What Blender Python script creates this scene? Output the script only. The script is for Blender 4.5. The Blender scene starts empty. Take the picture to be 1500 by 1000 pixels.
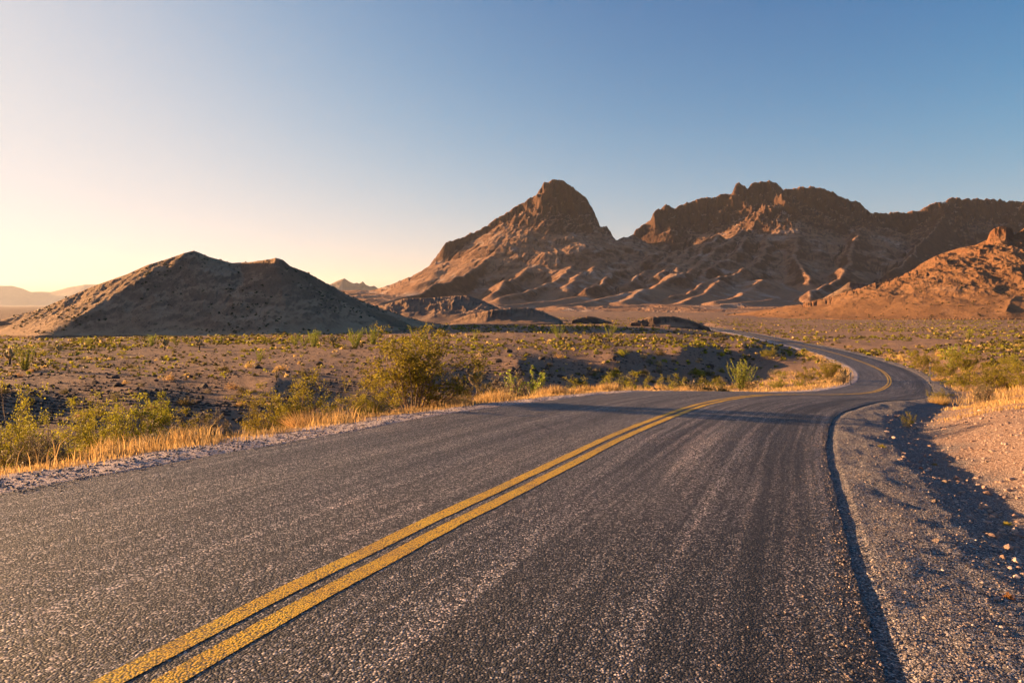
import bpy, math, random
import numpy as np
from mathutils import Vector
R = math.radians
rng = np.random.default_rng(7)
random.seed(7)
scene = bpy.context.scene
COL = scene.collection
F, CU, HV = 1050.0, 750.0, 445.0          # photo focal length, centre column and horizon row (1500 px wide)
SUN_AZ, SUN_EL = R(-71), R(8.2)            # sun direction: left, a little ahead of the camera, low

def P(u, v, Y):
    return ((u - CU) / F * Y, Y, (HV - v) / F * Y)

# ------------------------------------------------------------------ noise
def _hash(ix, iy, seed):
    h = (ix.astype(np.int64) * 374761393 + iy.astype(np.int64) * 668265263 + seed * 1442695041) & 0xFFFFFFFF
    h = ((h ^ (h >> 13)) * 1274126177) & 0xFFFFFFFF
    h = h ^ (h >> 16)
    return h.astype(np.float64) / 4294967296.0
def perlin(x, y, seed=0):
    x = np.asarray(x, float); y = np.asarray(y, float)
    ix = np.floor(x); iy = np.floor(y); fx = x - ix; fy = y - iy
    def g(dx, dy):
        a = _hash(ix + dx, iy + dy, seed) * 2 * np.pi
        return np.cos(a) * (fx - dx) + np.sin(a) * (fy - dy)
    sx = fx * fx * fx * (fx * (fx * 6 - 15) + 10); sy = fy * fy * fy * (fy * (fy * 6 - 15) + 10)
    a = g(0, 0); b = g(1, 0); c = g(0, 1); d = g(1, 1)
    return 1.5 * ((a + (b - a) * sx) * (1 - sy) + (c + (d - c) * sx) * sy)
def fbm(x, y, lam, octv=4, seed=0, gain=.5):
    s = 0; a = 1; f = 1.0 / lam
    for k in range(octv):
        s = s + a * perlin(x * f + 17.3 * k, y * f - 9.1 * k, seed + k); a *= gain; f *= 2.03
    return s
def ridged(x, y, lam, octv=4, seed=0, gain=.5):
    s = 0; a = 1; f = 1.0 / lam; tot = 0
    for k in range(octv):
        n = 1 - np.abs(perlin(x * f + 31.7 * k, y * f + 5.3 * k, seed + k)) * 1.6
        s = s + a * n * n; tot += a; a *= gain; f *= 2.1
    return s / tot
def sstep(a, b, x):
    t = np.clip((x - a) / (b - a), 0, 1); return t * t * (3 - 2 * t)

# ------------------------------------------------------------------ mesh + object helpers
def mesh_np(name, V, faces, mats=(), matidx=None, smooth=True, attrs=None, uv=None):
    """faces: list of int arrays (n,3) or (n,4)"""
    me = bpy.data.meshes.new(name)
    V = np.ascontiguousarray(V, dtype=np.float32)
    me.vertices.add(len(V)); me.vertices.foreach_set('co', V.ravel())
    faces = [np.asarray(f, dtype=np.int32) for f in faces if len(f)]
    li = np.concatenate([f.ravel() for f in faces])
    lt = np.concatenate([np.full(len(f), f.shape[1], np.int32) for f in faces])
    ls = np.concatenate([[0], np.cumsum(lt)[:-1]]).astype(np.int32)
    me.loops.add(len(li)); me.loops.foreach_set('vertex_index', li)
    me.polygons.add(len(lt)); me.polygons.foreach_set('loop_start', ls); me.polygons.foreach_set('loop_total', lt)
    me.polygons.foreach_set('use_smooth', np.full(len(lt), smooth, bool))
    for m in mats: me.materials.append(m)
    if matidx is not None: me.polygons.foreach_set('material_index', np.asarray(matidx, np.int32))
    for k, a in (attrs or {}).items():
        at = me.attributes.new(k, 'FLOAT', 'POINT'); at.data.foreach_set('value', np.asarray(a, np.float32).ravel())
    if uv is not None:
        ul = me.uv_layers.new(name='UVMap'); ul.data.foreach_set('uv', np.asarray(uv, np.float32)[li].ravel())
    me.update(calc_edges=True)
    return me
def obj(name, me, parent=None):
    o = bpy.data.objects.new(name, me); COL.objects.link(o)
    if parent is not None: o.parent = parent
    return o
def tag(o, label=None, cat=None, group=None, kind=None):
    if label: o['label'] = label
    if cat: o['category'] = cat
    if group: o['group'] = group
    if kind: o['kind'] = kind
    return o
def grid_faces(nr, nc, flip=False):
    i = np.arange(nr - 1)[:, None] * nc + np.arange(nc - 1)[None, :]
    f = np.stack([i, i + 1, i + nc + 1, i + nc], -1).reshape(-1, 4)
    return f[:, ::-1] if flip else f

# ------------------------------------------------------------------ material helper
class Cell:
    def __init__(s, d, c): s.outputs = {'Distance': d, 'Color': c}
class NT:
    def __init__(s, name):
        s.m = bpy.data.materials.new(name); s.m.use_nodes = True
        s.t = s.m.node_tree; s.t.nodes.clear()
        s.out = s.t.nodes.new('ShaderNodeOutputMaterial')
    def n(s, typ, **kw):
        nd = s.t.nodes.new(typ)
        for k, v in kw.items():
            if k.startswith('i_'):
                key = k[2:]; key = int(key) if key.isdigit() else key.replace('_', ' ')
                s.set(nd.inputs[key], v)
            else: setattr(nd, k, v)
        return nd
    def set(s, sock, v):
        if isinstance(v, bpy.types.NodeSocket): s.t.links.new(v, sock)
        else: sock.default_value = v
    def pos(s):
        return s.n('ShaderNodeNewGeometry').outputs['Position']
    def attr(s, a): return s.n('ShaderNodeAttribute', attribute_name=a).outputs['Fac']
    def mapv(s, vec, scale):
        nd = s.n('ShaderNodeVectorMath', operation='MULTIPLY'); s.set(nd.inputs[0], vec); nd.inputs[1].default_value = scale; return nd.outputs[0]
    def noise(s, vec, scale, detail=4, rough=.55, dist=0):
        nd = s.n('ShaderNodeTexNoise'); s.set(nd.inputs['Vector'], vec); nd.inputs['Scale'].default_value = scale
        nd.inputs['Detail'].default_value = detail; nd.inputs['Roughness'].default_value = rough; nd.inputs['Distortion'].default_value = dist
        return nd.outputs['Fac']
    def voro(s, vec, scale, feature='F1', rnd=1):
        nd = s.n('ShaderNodeTexVoronoi', feature=feature); s.set(nd.inputs['Vector'], vec); nd.inputs['Scale'].default_value = scale
        nd.inputs['Randomness'].default_value = rnd
        if feature == 'DISTANCE_TO_EDGE': return Cell(nd.outputs['Distance'], None)
        sp = s.n('ShaderNodeSeparateColor'); s.t.links.new(nd.outputs['Color'], sp.inputs[0])
        return Cell(nd.outputs['Distance'], sp.outputs[0])
    def ramp(s, fac, stops, interp='LINEAR'):
        nd = s.n('ShaderNodeValToRGB'); s.set(nd.inputs[0], fac); cr = nd.color_ramp; cr.interpolation = interp
        while len(cr.elements) < len(stops): cr.elements.new(.5)
        for e, (p, c) in zip(cr.elements, stops):
            e.position = p; e.color = (c, c, c, 1) if isinstance(c, (int, float)) else (*c, 1)
        return nd.outputs[0]
    def mix(s, fac, a, b, blend='MIX'):
        nd = s.n('ShaderNodeMix', data_type='RGBA', blend_type=blend)
        s.set(nd.inputs[0], fac)
        for k, v in ((6, a), (7, b)):
            s.set(nd.inputs[k], (*v, 1) if isinstance(v, tuple) and len(v) == 3 else v)
        return nd.outputs[2]
    def math(s, op, a, b=0.0, c=0.0, clamp=False):
        nd = s.n('ShaderNodeMath', operation=op, use_clamp=clamp)
        s.set(nd.inputs[0], a); s.set(nd.inputs[1], b); s.set(nd.inputs[2], c); return nd.outputs[0]
    def bump(s, h, strength, dist, normal=None):
        nd = s.n('ShaderNodeBump'); s.set(nd.inputs['Height'], h); nd.inputs['Strength'].default_value = strength
        nd.inputs['Distance'].default_value = dist
        if normal is not None: s.set(nd.inputs['Normal'], normal)
        return nd.outputs[0]
    def bsdf(s, color, rough=.85, normal=None, spec=.3, **kw):
        b = s.n('ShaderNodeBsdfPrincipled')
        s.set(b.inputs['Base Color'], (*color, 1) if isinstance(color, tuple) and len(color) == 3 else color)
        s.set(b.inputs['Roughness'], rough); b.inputs['Specular IOR Level'].default_value = spec
        if normal is not None: s.set(b.inputs['Normal'], normal)
        s.t.links.new(b.outputs[0], s.out.inputs['Surface']); return b

def leaf_mat(name, col, col2, trans=.35, rough=.6):
    t = NT(name)
    oi = t.n('ShaderNodeObjectInfo').outputs['Random']
    n = t.noise(t.pos(), 3.0, 3)
    c = t.mix(t.ramp(n, [(.35, 0.), (.65, 1.)]), col, col2)
    hs = t.n('ShaderNodeHueSaturation'); t.set(hs.inputs['Color'], c)
    t.set(hs.inputs['Value'], t.math('MULTIPLY_ADD', t.n('ShaderNodeNewGeometry').outputs['Random Per Island'], .8, t.math('MULTIPLY_ADD', oi, .3, .42))); t.set(hs.inputs['Hue'], t.math('MULTIPLY_ADD', oi, .03, .485))
    c = hs.outputs[0]
    b = t.bsdf(c, rough, spec=.25)
    tr = t.n('ShaderNodeBsdfTranslucent'); t.set(tr.inputs['Color'], c)
    mx = t.n('ShaderNodeMixShader'); mx.inputs[0].default_value = trans
    t.t.links.new(b.outputs[0], mx.inputs[1]); t.t.links.new(tr.outputs[0], mx.inputs[2]); t.t.links.new(mx.outputs[0], t.out.inputs['Surface'])
    return t.m

M = {}
M['creosote'] = leaf_mat('creosote_leaf', (.34, .29, .028), (.19, .175, .02), .45)
M['ocotillo'] = leaf_mat('ocotillo_leaf', (.36, .39, .04), (.25, .29, .035))
M['olive'] = leaf_mat('olive_scrub', (.19, .15, .045), (.12, .10, .035))
M['sage'] = leaf_mat('pale_scrub', (.27, .22, .13), (.19, .155, .09))
M['straw'] = leaf_mat('dry_straw', (.68, .45, .16), (.46, .33, .14), .4)
M['weed'] = leaf_mat('yellow_weed', (.36, .30, .04), (.28, .19, .03), .3)
M['orange'] = leaf_mat('orange_weed', (.40, .19, .04), (.30, .13, .03), .3)
M['spine'] = leaf_mat('cactus_spine', (.62, .50, .30), (.48, .36, .19), .3)
t = NT('twig'); t.bsdf(t.mix(t.noise(t.pos(), 20), (.26, .19, .13), (.14, .10, .07)), .9); M['twig'] = t.m
t = NT('cactus_flesh'); t.bsdf(t.mix(t.noise(t.pos(), 14), (.30, .25, .13), (.17, .15, .075)), .9); M['flesh'] = t.m
t = NT('cactus_trunk'); t.bsdf(t.mix(t.noise(t.pos(), 14), (.07, .05, .035), (.12, .085, .06)), .9); M['trunk'] = t.m

def rock_mat(name, c1, c2, c3):
    t = NT(name); p = t.n('ShaderNodeTexCoord').outputs['Object']
    n = t.noise(p, 2.3, 6, .65); n2 = t.noise(p, 9, 4, .7)
    c = t.mix(t.ramp(n, [(.35, 0.), (.65, 1.)]), c1, c2); c = t.mix(t.ramp(n2, [(.58, 0.), (.72, 1.)]), c, c3)
    t.bsdf(c, .85, t.bump(t.noise(p, 7, 8, .7), .7, .12)); return t.m
M['basalt'] = rock_mat('dark_rock', (.045, .034, .03), (.09, .064, .052), (.16, .115, .09))
M['palerock'] = rock_mat('pale_rock', (.36, .27, .21), (.26, .18, .14), (.45, .36, .30))
t = NT('pebble_stone')
gi = t.n('ShaderNodeNewGeometry').outputs['Random Per Island']
t.bsdf(t.ramp(gi, [(0., (.20, .125, .095)), (.3, (.33, .215, .16)), (.6, (.42, .29, .22)), (.85, (.26, .19, .165)), (1., (.58, .46, .38))]), .85, t.bump(t.noise(t.pos(), 60, 4), .5, .01))
M['pebble'] = t.m
t = NT('grey_chip')
gi = t.n('ShaderNodeNewGeometry').outputs['Random Per Island']
t.bsdf(t.ramp(gi, [(0., (.06, .05, .048)), (.4, (.16, .13, .125)), (.75, (.28, .22, .20)), (.92, (.36, .26, .21)), (1., (.6, .52, .47))]), .7, t.bump(t.noise(t.pos(), 60, 4), .5, .01))
M['chip'] = t.m

# ------------------------------------------------------------------ road centre line
C = np.array([
    (6.0 * -.95, -9.2, -.9), (-3.55, -3.2, -1.25), (-2.62, 0.0, -1.444), (-1.62, 3.09, -1.634), (-.945, 5.22, -1.765), (-.03, 7.22, -1.893),
    (1.35, 10.9, -2.124), (3.66, 16.1, -2.456), (5.6, 20.1, -2.74)] +
    [P(1103, 579, 23), P(1163, 577.5, 28), P(1233, 577.5, 36), P(1281, 573.5, 47), P(1303, 560, 66), P(1297, 547, 80), P(1280, 537, 92),
     P(1233, 520, 118), P(1194, 510, 142), P(1149, 500.5, 180), P(1093, 489, 235), P(1042, 480.5, 320), P(1010, 476, 400)])
def catmull(Pn, step=.25):
    out = []
    Pn = np.vstack([2 * Pn[0] - Pn[1], Pn, 2 * Pn[-1] - Pn[-2]])
    for i in range(1, len(Pn) - 2):
        p0, p1, p2, p3 = Pn[i - 1:i + 3]
        t0 = 0; t1 = t0 + np.linalg.norm(p1 - p0) ** .5; t2 = t1 + np.linalg.norm(p2 - p1) ** .5; t3 = t2 + np.linalg.norm(p3 - p2) ** .5
        n = max(2, int(np.linalg.norm(p2 - p1) / step)); t = np.linspace(t1, t2, n, endpoint=False)[:, None]
        A1 = (t1 - t) / (t1 - t0) * p0 + (t - t0) / (t1 - t0) * p1; A2 = (t2 - t) / (t2 - t1) * p1 + (t - t1) / (t2 - t1) * p2
        A3 = (t3 - t) / (t3 - t2) * p2 + (t - t2) / (t3 - t2) * p3
        B1 = (t2 - t) / (t2 - t0) * A1 + (t - t0) / (t2 - t0) * A2; B2 = (t3 - t) / (t3 - t1) * A2 + (t - t1) / (t3 - t1) * A3
        out.append((t2 - t) / (t2 - t1) * B1 + (t - t1) / (t2 - t1) * B2)
    return np.vstack(out)
CL = catmull(C, .3)
def sm(a, w):
    k = np.ones(2 * w + 1) / (2 * w + 1); p = np.pad(a, ((w, w), (0, 0)), mode='reflect', reflect_type='odd')
    return np.stack([np.convolve(p[:, j], k, 'valid') for j in range(a.shape[1])], 1)
CL = sm(sm(CL, 7), 5)
D = np.gradient(CL[:, :2], axis=0); D /= np.linalg.norm(D, axis=1)[:, None]
NR = np.stack([D[:, 1], -D[:, 0]], 1)              # right hand normal
SL = np.concatenate([[0], np.cumsum(np.linalg.norm(np.diff(CL, axis=0), axis=1))])
yC = CL[:, 1]
WL = np.interp(yC, [0, 6, 16, 30, 60, 400], [4.2, 4.2, 4.0, 3.5, 2.75, 3.1])
WR = np.interp(yC, [0, 8, 16, 21, 30, 400], [3.1, 3.1, 3.18, 3.35, 3.2, 2.95])
XL = np.interp(yC, [0, 14, 23, 40, 66, 400], [.0, .0, -.03, -.035, -.02, -.02])   # cross fall left (per m)
XR = np.interp(yC, [0, 14, 30, 66, 400], [.0, .0, -.0, -.0, -.02])
def road_z(s, i):
    return CL[i, 2] + np.where(s < 0, XL[i] * -s, XR[i] * s)
def nearest(x, y):
    """index of nearest station, signed offset (right +)"""
    x = np.ravel(x); y = np.ravel(y); idx = np.zeros(len(x), int); best = np.full(len(x), 1e18)
    for i in range(0, len(CL), 4):
        d = (x - CL[i, 0]) ** 2 + (y - CL[i, 1]) ** 2
        m = d < best; best[m] = d[m]; idx[m] = i
    i0 = idx.copy()
    for k in range(-4, 5):
        j = np.clip(i0 + k, 0, len(CL) - 1)
        d = (x - CL[j, 0]) ** 2 + (y - CL[j, 1]) ** 2
        m = d < best; best[m] = d[m]; idx[m] = j[m]
    dx = x - CL[idx, 0]; dy = y - CL[idx, 1]
    al = dx * D[idx, 0] + dy * D[idx, 1]
    s = dx * NR[idx, 0] + dy * NR[idx, 1]
    z = CL[idx, 2] + al * np.gradient(CL[:, 2])[idx] / np.maximum(1e-6, np.gradient(SL)[idx])
    return idx, s, z - CL[idx, 2]

# ------------------------------------------------------------------ ground height: control points, road corridor, roughness
ctl = []
def cp(u, v, Y): ctl.append(P(u, v, Y))
def cz(x, y, z): ctl.append((x, y, z))
for u, Y, z in [(-250, 9, -3.0), (0, 13, -3.3), (100, 14.5, -3.7), (300, 19, -4.5), (500, 24, -5.1), (700, 31, -5.7), (870, 38, -6.2), (1000, 47, -6.5), (1120, 58, -6.9), (1180, 78, -7.9)]:
    cz((u - CU) / F * Y, Y, z)
def bank(u, vr, Yr, vs, k=.16):
    zr = -(vr - HV) / F * Yr; cp(u, vr, Yr)
    for v in vs:
        sl_ = (v - HV) / F; Y = (-zr + k * Yr) / (k + sl_); cp(u, v, Y)
bank(-500, 600, 44, [640, 690]); bank(-250, 590, 46, [640, 690]); bank(0, 582, 48, [612, 660]); bank(200, 574, 52, [605, 650]); bank(400, 560, 58, [595, 640]); bank(600, 543, 67, [572, 605]); bank(760, 529, 77, [555, 580])
bank(900, 519, 92, [540, 562, 580]); bank(1000, 511, 106, [530, 556]); bank(1090, 507, 122, [528, 548])
for u, v, Y in [(-400, 545, 75), (-400, 500, 150), (0, 545, 72), (0, 520, 98), (0, 502, 145), (200, 540, 76), (200, 518, 105), (200, 500, 150), (400, 530, 82), (400, 513, 112), (400, 500, 148), (600, 520, 92), (600, 505, 122), (600, 490, 175),
                (760, 513, 100), (760, 500, 128), (760, 482, 220), (900, 505, 122), (900, 479, 255), (1000, 498, 145),
                (1000, 480, 270), (1100, 499, 165), (1050, 486, 260),
                (1420, 562, 46), (1500, 558, 42), (1360, 560, 60), (1450, 525, 84), (1450, 500, 140), (1450, 484, 230), (1450, 470, 400), (1700, 560, 40), (1800, 510, 110), (1800, 475, 350), (1300, 505, 150), (1300, 480, 300), (1250, 473, 420), (1100, 474, 420), (1150, 485, 270), (900, 470, 420), (600, 474, 420), (300, 478, 380), (-100, 480, 350)]:
    cp(u, v, Y)
for x, y, z in [(6.6, 9.2, -1.80), (5.4, 7.0, -1.80), (7.2, 11.5, -2.12), (9.4, 13.8, -2.16), (9.6, 16.2, -2.45), (13.4, 19, -2.6), (12, 20.5, -2.9), (17, 25, -3.5), (20, 30, -4.0), (22, 36, -4.9), (5.5, 4.5, -1.7), (4.4, 2, -1.6), (9, 6, -1.6), (14, 12, -1.9), (4, -6, -1.1), (12, -6, -.9), (-10, -6, -1.6), (-9, 2, -2.2), (-12, 6, -2.8), (-25, 0, -3.5), (-30, 14, -4.5), (0, -40, 1), (-40, -40, -1), (40, -40, 1.5), (40, 10, -1.0)]:
    cz(x, y, z)
for a in np.radians([-75, -45, -25, 0, 20, 40, 75]):
    for r, z in [(900, -13.), (2500, -17.), (8000, -26.), (30000, -50.)]:
        cz(r * math.sin(a), r * math.cos(a), z)
for a in np.radians([-130, 180, 130]):
    for r, z in [(200, 0.), (1000, -5.), (30000, -50.)]:
        cz(r * math.sin(a), r * math.cos(a), z)
ctl = np.array(ctl)
def lp(x, y):
    r = np.hypot(x, y) + 2.0; k = np.log(r) / r * 1.0
    return x * k, y * k
def _rbf_fit():
    cx, cy = lp(ctl[:, 0], ctl[:, 1])
    d = np.hypot(cx[:, None] - cx, cy[:, None] - cy)
    A = np.sqrt(d * d + .02 ** 2) + np.eye(len(cx)) * -.004
    n = len(cx); K = np.zeros((n + 1, n + 1)); K[:n, :n] = A; K[n, :n] = K[:n, n] = 1
    # warp heights so that far values do not swamp near ones
    return cx, cy, np.linalg.solve(K, np.append(ctl[:, 2], 0))
_cx, _cy, _w = _rbf_fit()
def base_z(x, y):
    x = np.ravel(x); y = np.ravel(y); out = np.full(len(x), _w[-1]); 
    px_, py_ = lp(x, y)
    for k in range(len(_cx)):
        out += _w[k] * np.sqrt((px_ - _cx[k]) ** 2 + (py_ - _cy[k]) ** 2 + .02 ** 2)
    return out
RP = np.array([(-1, -.2), (-.12, -.16), (-.02, -.022), (.06, -.03), (.16, -.012), (.6, -.022), (1.0, -.05), (1.4, -.135), (1.8, -.165), (2.4, -.10), (3.2, .0), (5, .0)])
LP = np.array([(-1, -.2), (-.12, -.16), (-.02, -.03), (.12, -.022), (.5, -.03), (.9, -.06), (1.3, -.11), (2.0, -.2), (3.0, -.45), (5, -1.2), (9, -2.5)])
def ground(x, y, detail=True, info=False):
    shp = np.shape(x); x = np.ravel(np.asarray(x, float)); y = np.ravel(np.asarray(y, float))
    z = base_z(x, y); r = np.hypot(x, y)
    if detail:
        z += .045 * fbm(x, y, 1.3, 3, 11) * sstep(2, 8, r) + .13 * fbm(x, y, 9, 3, 21) * sstep(14, 40, r) + .5 * fbm(x, y, 70, 3, 31) * sstep(60, 220, r) + 2.0 * fbm(x, y, 300, 3, 41) * sstep(300, 900, r)
    near = np.where((x > -80) & (x < 130) & (y > -14) & (y < 400))[0]
    side = np.zeros(len(x)); so = np.full(len(x), 99.)
    if len(near):
        i, s, dz = nearest(x[near], y[near])
        zr = road_z(np.clip(s, -WL[i], WR[i]), i) + dz
        nn = .014 * fbm(x[near], y[near], .35, 3, 5) + .03 * fbm(x[near], y[near], 1.3, 2, 6)
        sr = s - WR[i]; sl = -s - WL[i]
        farw = sstep(26, 60, CL[i, 1])
        zR = zr + np.interp(sr, RP[:, 0], RP[:, 1]) * (1 - .5 * farw) + nn * sstep(0, .5, sr)
        zL = zr + np.interp(sl, LP[:, 0], LP[:, 1]) * (1 - .55 * farw) + nn * sstep(0, .4, sl)
        right = s > (WR[i] - WL[i]) / 2
        o = np.where(right, sr, sl); so[near] = o; side[near] = np.where(right, 1, -1)
        zc = np.where(right, zR, zL)
        w = np.where(right, 1 - sstep(1.6, 4.0 + 5 * farw, sr), 1 - sstep(2.0, 8.0, sl))
        z[near] = z[near] * (1 - w) + zc * w
    if info: return z.reshape(shp), so.reshape(shp), side.reshape(shp)
    return z.reshape(shp)

# camera -----------------------------------------------------------
cam = bpy.data.cameras.new('camera'); co = bpy.data.objects.new('camera', cam); COL.objects.link(co)
cam.sensor_width = 36; cam.lens = F / 1500 * 36; cam.shift_y = -(500 - HV) / 1500
co.rotation_euler = (R(90), 0, 0); cam.clip_start = .1; cam.clip_end = 120000
scene.camera = co

# ------------------------------------------------------------------ ground sheet
az = np.radians(np.concatenate([np.arange(-180, -60, 4), np.arange(-60, -39, .5), np.arange(-39, 39, .085), np.arange(39, 60, .5), np.arange(60, 181, 4)]))
rr = [.5]
while rr[-1] < 700: rr.append(rr[-1] * 1.0135)
while rr[-1] < 45000: rr.append(rr[-1] * 1.06)
rr = np.array(rr)
A, RR = np.meshgrid(az, rr); GX = RR * np.sin(A); GY = RR * np.cos(A)
GZ, SO, SIDE = ground(GX, GY, info=True)
V = np.stack([GX, GY, GZ], -1).reshape(-1, 3)
V = np.vstack([V, [[0, 0, float(ground(np.array([0.]), np.array([0.]))[0])]]])
nc = len(az); fan = np.array([[len(V) - 1, j + 1, j] for j in range(nc - 1)])
gravel = np.where(SIDE > 0, 1 - sstep(1.3, 2.4, SO + .5 * fbm(GX, GY, 1.2, 2, 3)), (1 - sstep(.85, 1.3, SO + .25 * fbm(GX, GY, .8, 2, 3))) * .0)
pale = np.where(SIDE < 0, 1 - sstep(.95, 1.5, SO + .25 * fbm(GX, GY, .8, 2, 3)), 0)
dist_ = np.hypot(GX, GY)
moundm = np.where(SIDE > 0, sstep(1.2, 2.2, SO), 0) * (1 - sstep(22, 32, dist_))

def ground_mat():
    t = NT('desert_ground'); p = t.pos()
    big = t.noise(t.mapv(p, (1, 1, .2)), .06, 5, .6); mid = t.noise(p, .9, 5, .65); fine = t.noise(p, 9, 4, .7)
    c = t.mix(t.ramp(big, [(.35, 0.), (.62, 1.)]), (.265, .17, .108), (.19, .122, .08))
    c = t.mix(t.ramp(mid, [(.42, 0.), (.7, 1.)]), c, (.17, .108, .08))
    c = t.mix(t.ramp(fine, [(.45, 0.), (.75, .8)]), c, (.40, .26, .19))
    # desert pavement: dark stones lying in the sand
    v1 = t.voro(p, 2.6); v2 = t.voro(p, 6.5); v3 = t.voro(p, 20)
    st1 = t.math('MULTIPLY', t.ramp(v1.outputs['Distance'], [(.16, 1.), (.24, 0.)]), t.ramp(v1.outputs['Color'], [(.4, 0.), (.45, 1.)]))
    st2 = t.math('MULTIPLY', t.ramp(v2.outputs['Distance'], [(.2, 1.), (.3, 0.)]), t.ramp(v2.outputs['Color'], [(.36, 0.), (.42, 1.)]))
    st3 = t.math('MULTIPLY', t.ramp(v3.outputs['Distance'], [(.3, 1.), (.42, 0.)]), t.ramp(v3.outputs['Color'], [(.4, 0.), (.45, 1.)]))
    dens = t.ramp(t.noise(p, .11, 3, .5), [(.38, 0.), (.58, 1.)])
    far = t.math('SUBTRACT', 1.0, t.attr('mound'))
    st = t.math('MULTIPLY', t.math('MAXIMUM', t.math('MULTIPLY', st1, far), t.math('MAXIMUM', t.math('MULTIPLY', st2, far), t.math('MULTIPLY', st3, .7))), t.math('MULTIPLY_ADD', dens, .8, .2), clamp=True)
    c = t.mix(st, c, (.085, .06, .05))
    # gravel mound and shoulder
    g1 = t.voro(p, 50); g2 = t.voro(p, 85)
    peb = t.ramp(g1.outputs['Color'], [(.2, (.17, .105, .08)), (.45, (.33, .21, .155)), (.7, (.44, .30, .225)), (.9, (.60, .46, .37))])
    c = t.mix(t.math('MULTIPLY', t.attr('mound'), .7), c, peb)
    chip = t.ramp(g2.outputs['Color'], [(0., (.035, .034, .037)), (.4, (.12, .112, .115)), (.7, (.24, .22, .215)), (.92, (.42, .375, .35)), (1., (.65, .58, .53))])
    chip = t.mix(t.ramp(t.noise(p, 1.4, 4, .6), [(.45, 0.), (.8, .4)]), chip, (.17, .13, .115))
    c = t.mix(t.attr('gravel'), c, chip)
    palec = t.ramp(g2.outputs['Color'], [(.1, (.24, .19, .185)), (.5, (.45, .375, .365)), (.9, (.66, .57, .55))])
    c = t.mix(t.attr('pale'), c, palec)
    h = t.math('MULTIPLY_ADD', st, 1.0, t.math('MULTIPLY', fine, .5))
    nb = t.bump(h, .6, .12)
    gsel = t.math('MAXIMUM', t.attr('gravel'), t.math('MAXIMUM', t.attr('mound'), t.attr('pale')))
    nb2 = t.bump(t.math('MULTIPLY', t.math('SUBTRACT', 1.0, g2.outputs['Distance']), gsel), .8, .012, nb)
    nb3 = t.bump(t.math('MULTIPLY', t.math('SUBTRACT', 1.0, g1.outputs['Distance']), t.attr('mound')), .8, .02, nb2)
    t.bsdf(c, .92, nb3, spec=.15)
    return t.m
M['ground'] = ground_mat()
attr0 = lambda a: np.append(a.ravel(), 0)
gme = mesh_np('ground', V, [grid_faces(len(rr), nc, True), fan], [M['ground']], attrs={'gravel': attr0(gravel), 'pale': attr0(pale), 'mound': attr0(moundm)})
tag(obj('ground', gme), kind='structure')

# ------------------------------------------------------------------ road
def asphalt():
    t = NT('chip_seal_asphalt'); p = t.pos()
    uvn = t.n('ShaderNodeUVMap', uv_map='UVMap').outputs[0]
    v = t.voro(p, 78); v2 = t.voro(p, 45)
    wear = t.noise(t.mapv(uvn, (1.6, .05, 1)), 1.3, 4, .6)         # long streaks left by traffic
    streak = t.noise(t.mapv(uvn, (5.0, .07, 1)), 1.6, 3, .55)
    patch = t.noise(p, .55, 5, .62)
    chip = t.ramp(v.outputs['Color'], [(0., (.011, .0105, .011)), (.4, (.034, .032, .033)), (.62, (.088, .082, .083)), (.8, (.205, .187, .18)), (.93, (.52, .46, .43)), (1., (.74, .66, .60))])
    sx0 = t.n('ShaderNodeSeparateXYZ'); t.set(sx0.inputs[0], uvn); lane = t.ramp(t.math('MULTIPLY_ADD', sx0.outputs[0], .2, .4), [(.3, .6), (.55, 1.)])
    c = t.mix(t.ramp(wear, [(.42, 0.), (.66, .8)]), chip, (.42, .41, .43), 'MULTIPLY')
    # tar-sealed cracks wandering over the lanes
    wv = t.n('ShaderNodeVectorMath', operation='ADD'); t.set(wv.inputs[0], t.mapv(uvn, (1, .42, 1))); nn_ = t.n('ShaderNodeTexNoise'); t.set(nn_.inputs['Vector'], uvn); nn_.inputs['Scale'].default_value = 1.6; nn_.inputs['Detail'].default_value = 5; t.set(wv.inputs[1], t.mapv(nn_.outputs['Color'], (.9, .5, 0)))
    ck = t.voro(wv.outputs[0], .33, 'DISTANCE_TO_EDGE'); ckm = t.math('MULTIPLY', t.ramp(ck.outputs['Distance'], [(.0022, .8), (.005, 0.)]), t.ramp(patch, [(.45, 0.), (.55, 1.)]))
    c = t.mix(t.math('MULTIPLY', t.ramp(streak, [(.44, 0.), (.6, .9)]), lane), c, (.36, .36, .38), 'MULTIPLY')
    c = t.mix(t.math('MULTIPLY', t.ramp(streak, [(.3, .8), (.45, 0.)]), lane), c, (1.7, 1.55, 1.45), 'MULTIPLY')
    c = t.mix(t.ramp(patch, [(.55, 0.), (.78, .7)]), c, (1.5, 1.35, 1.3), 'MULTIPLY')
    sx = t.n('ShaderNodeSeparateXYZ'); t.set(sx.inputs[0], uvn)
    eoff = t.math('ADD', sx.outputs[0], t.math('MULTIPLY_ADD', t.noise(t.mapv(uvn, (.6, .35, 1)), 1.0, 4), 1.1, -.55))
    c = t.mix(t.ramp(t.math('DIVIDE', eoff, 4.0), [(.48, 0.), (.56, .8), (.66, .85), (.72, .1)]), c, (.36, .36, .38), 'MULTIPLY')
    c = t.mix(ckm, c, (.012, .012, .013))
    h = t.math('SUBTRACT', 1.0, v.outputs['Distance'])
    h2 = t.math('SUBTRACT', 1.0, v2.outputs['Distance'])
    nb = t.bump(t.math('ADD', h, t.math('MULTIPLY', v.outputs['Color'], .5)), .8, .011)
    t.bsdf(c, .6, nb, spec=.4)
    return t.m
M['asphalt'] = asphalt()
ti = np.arange(0, len(CL))
cross = np.concatenate([[0, 0], np.linspace(0, 1, 26), [1, 1]])
nS = len(ti)
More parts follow.
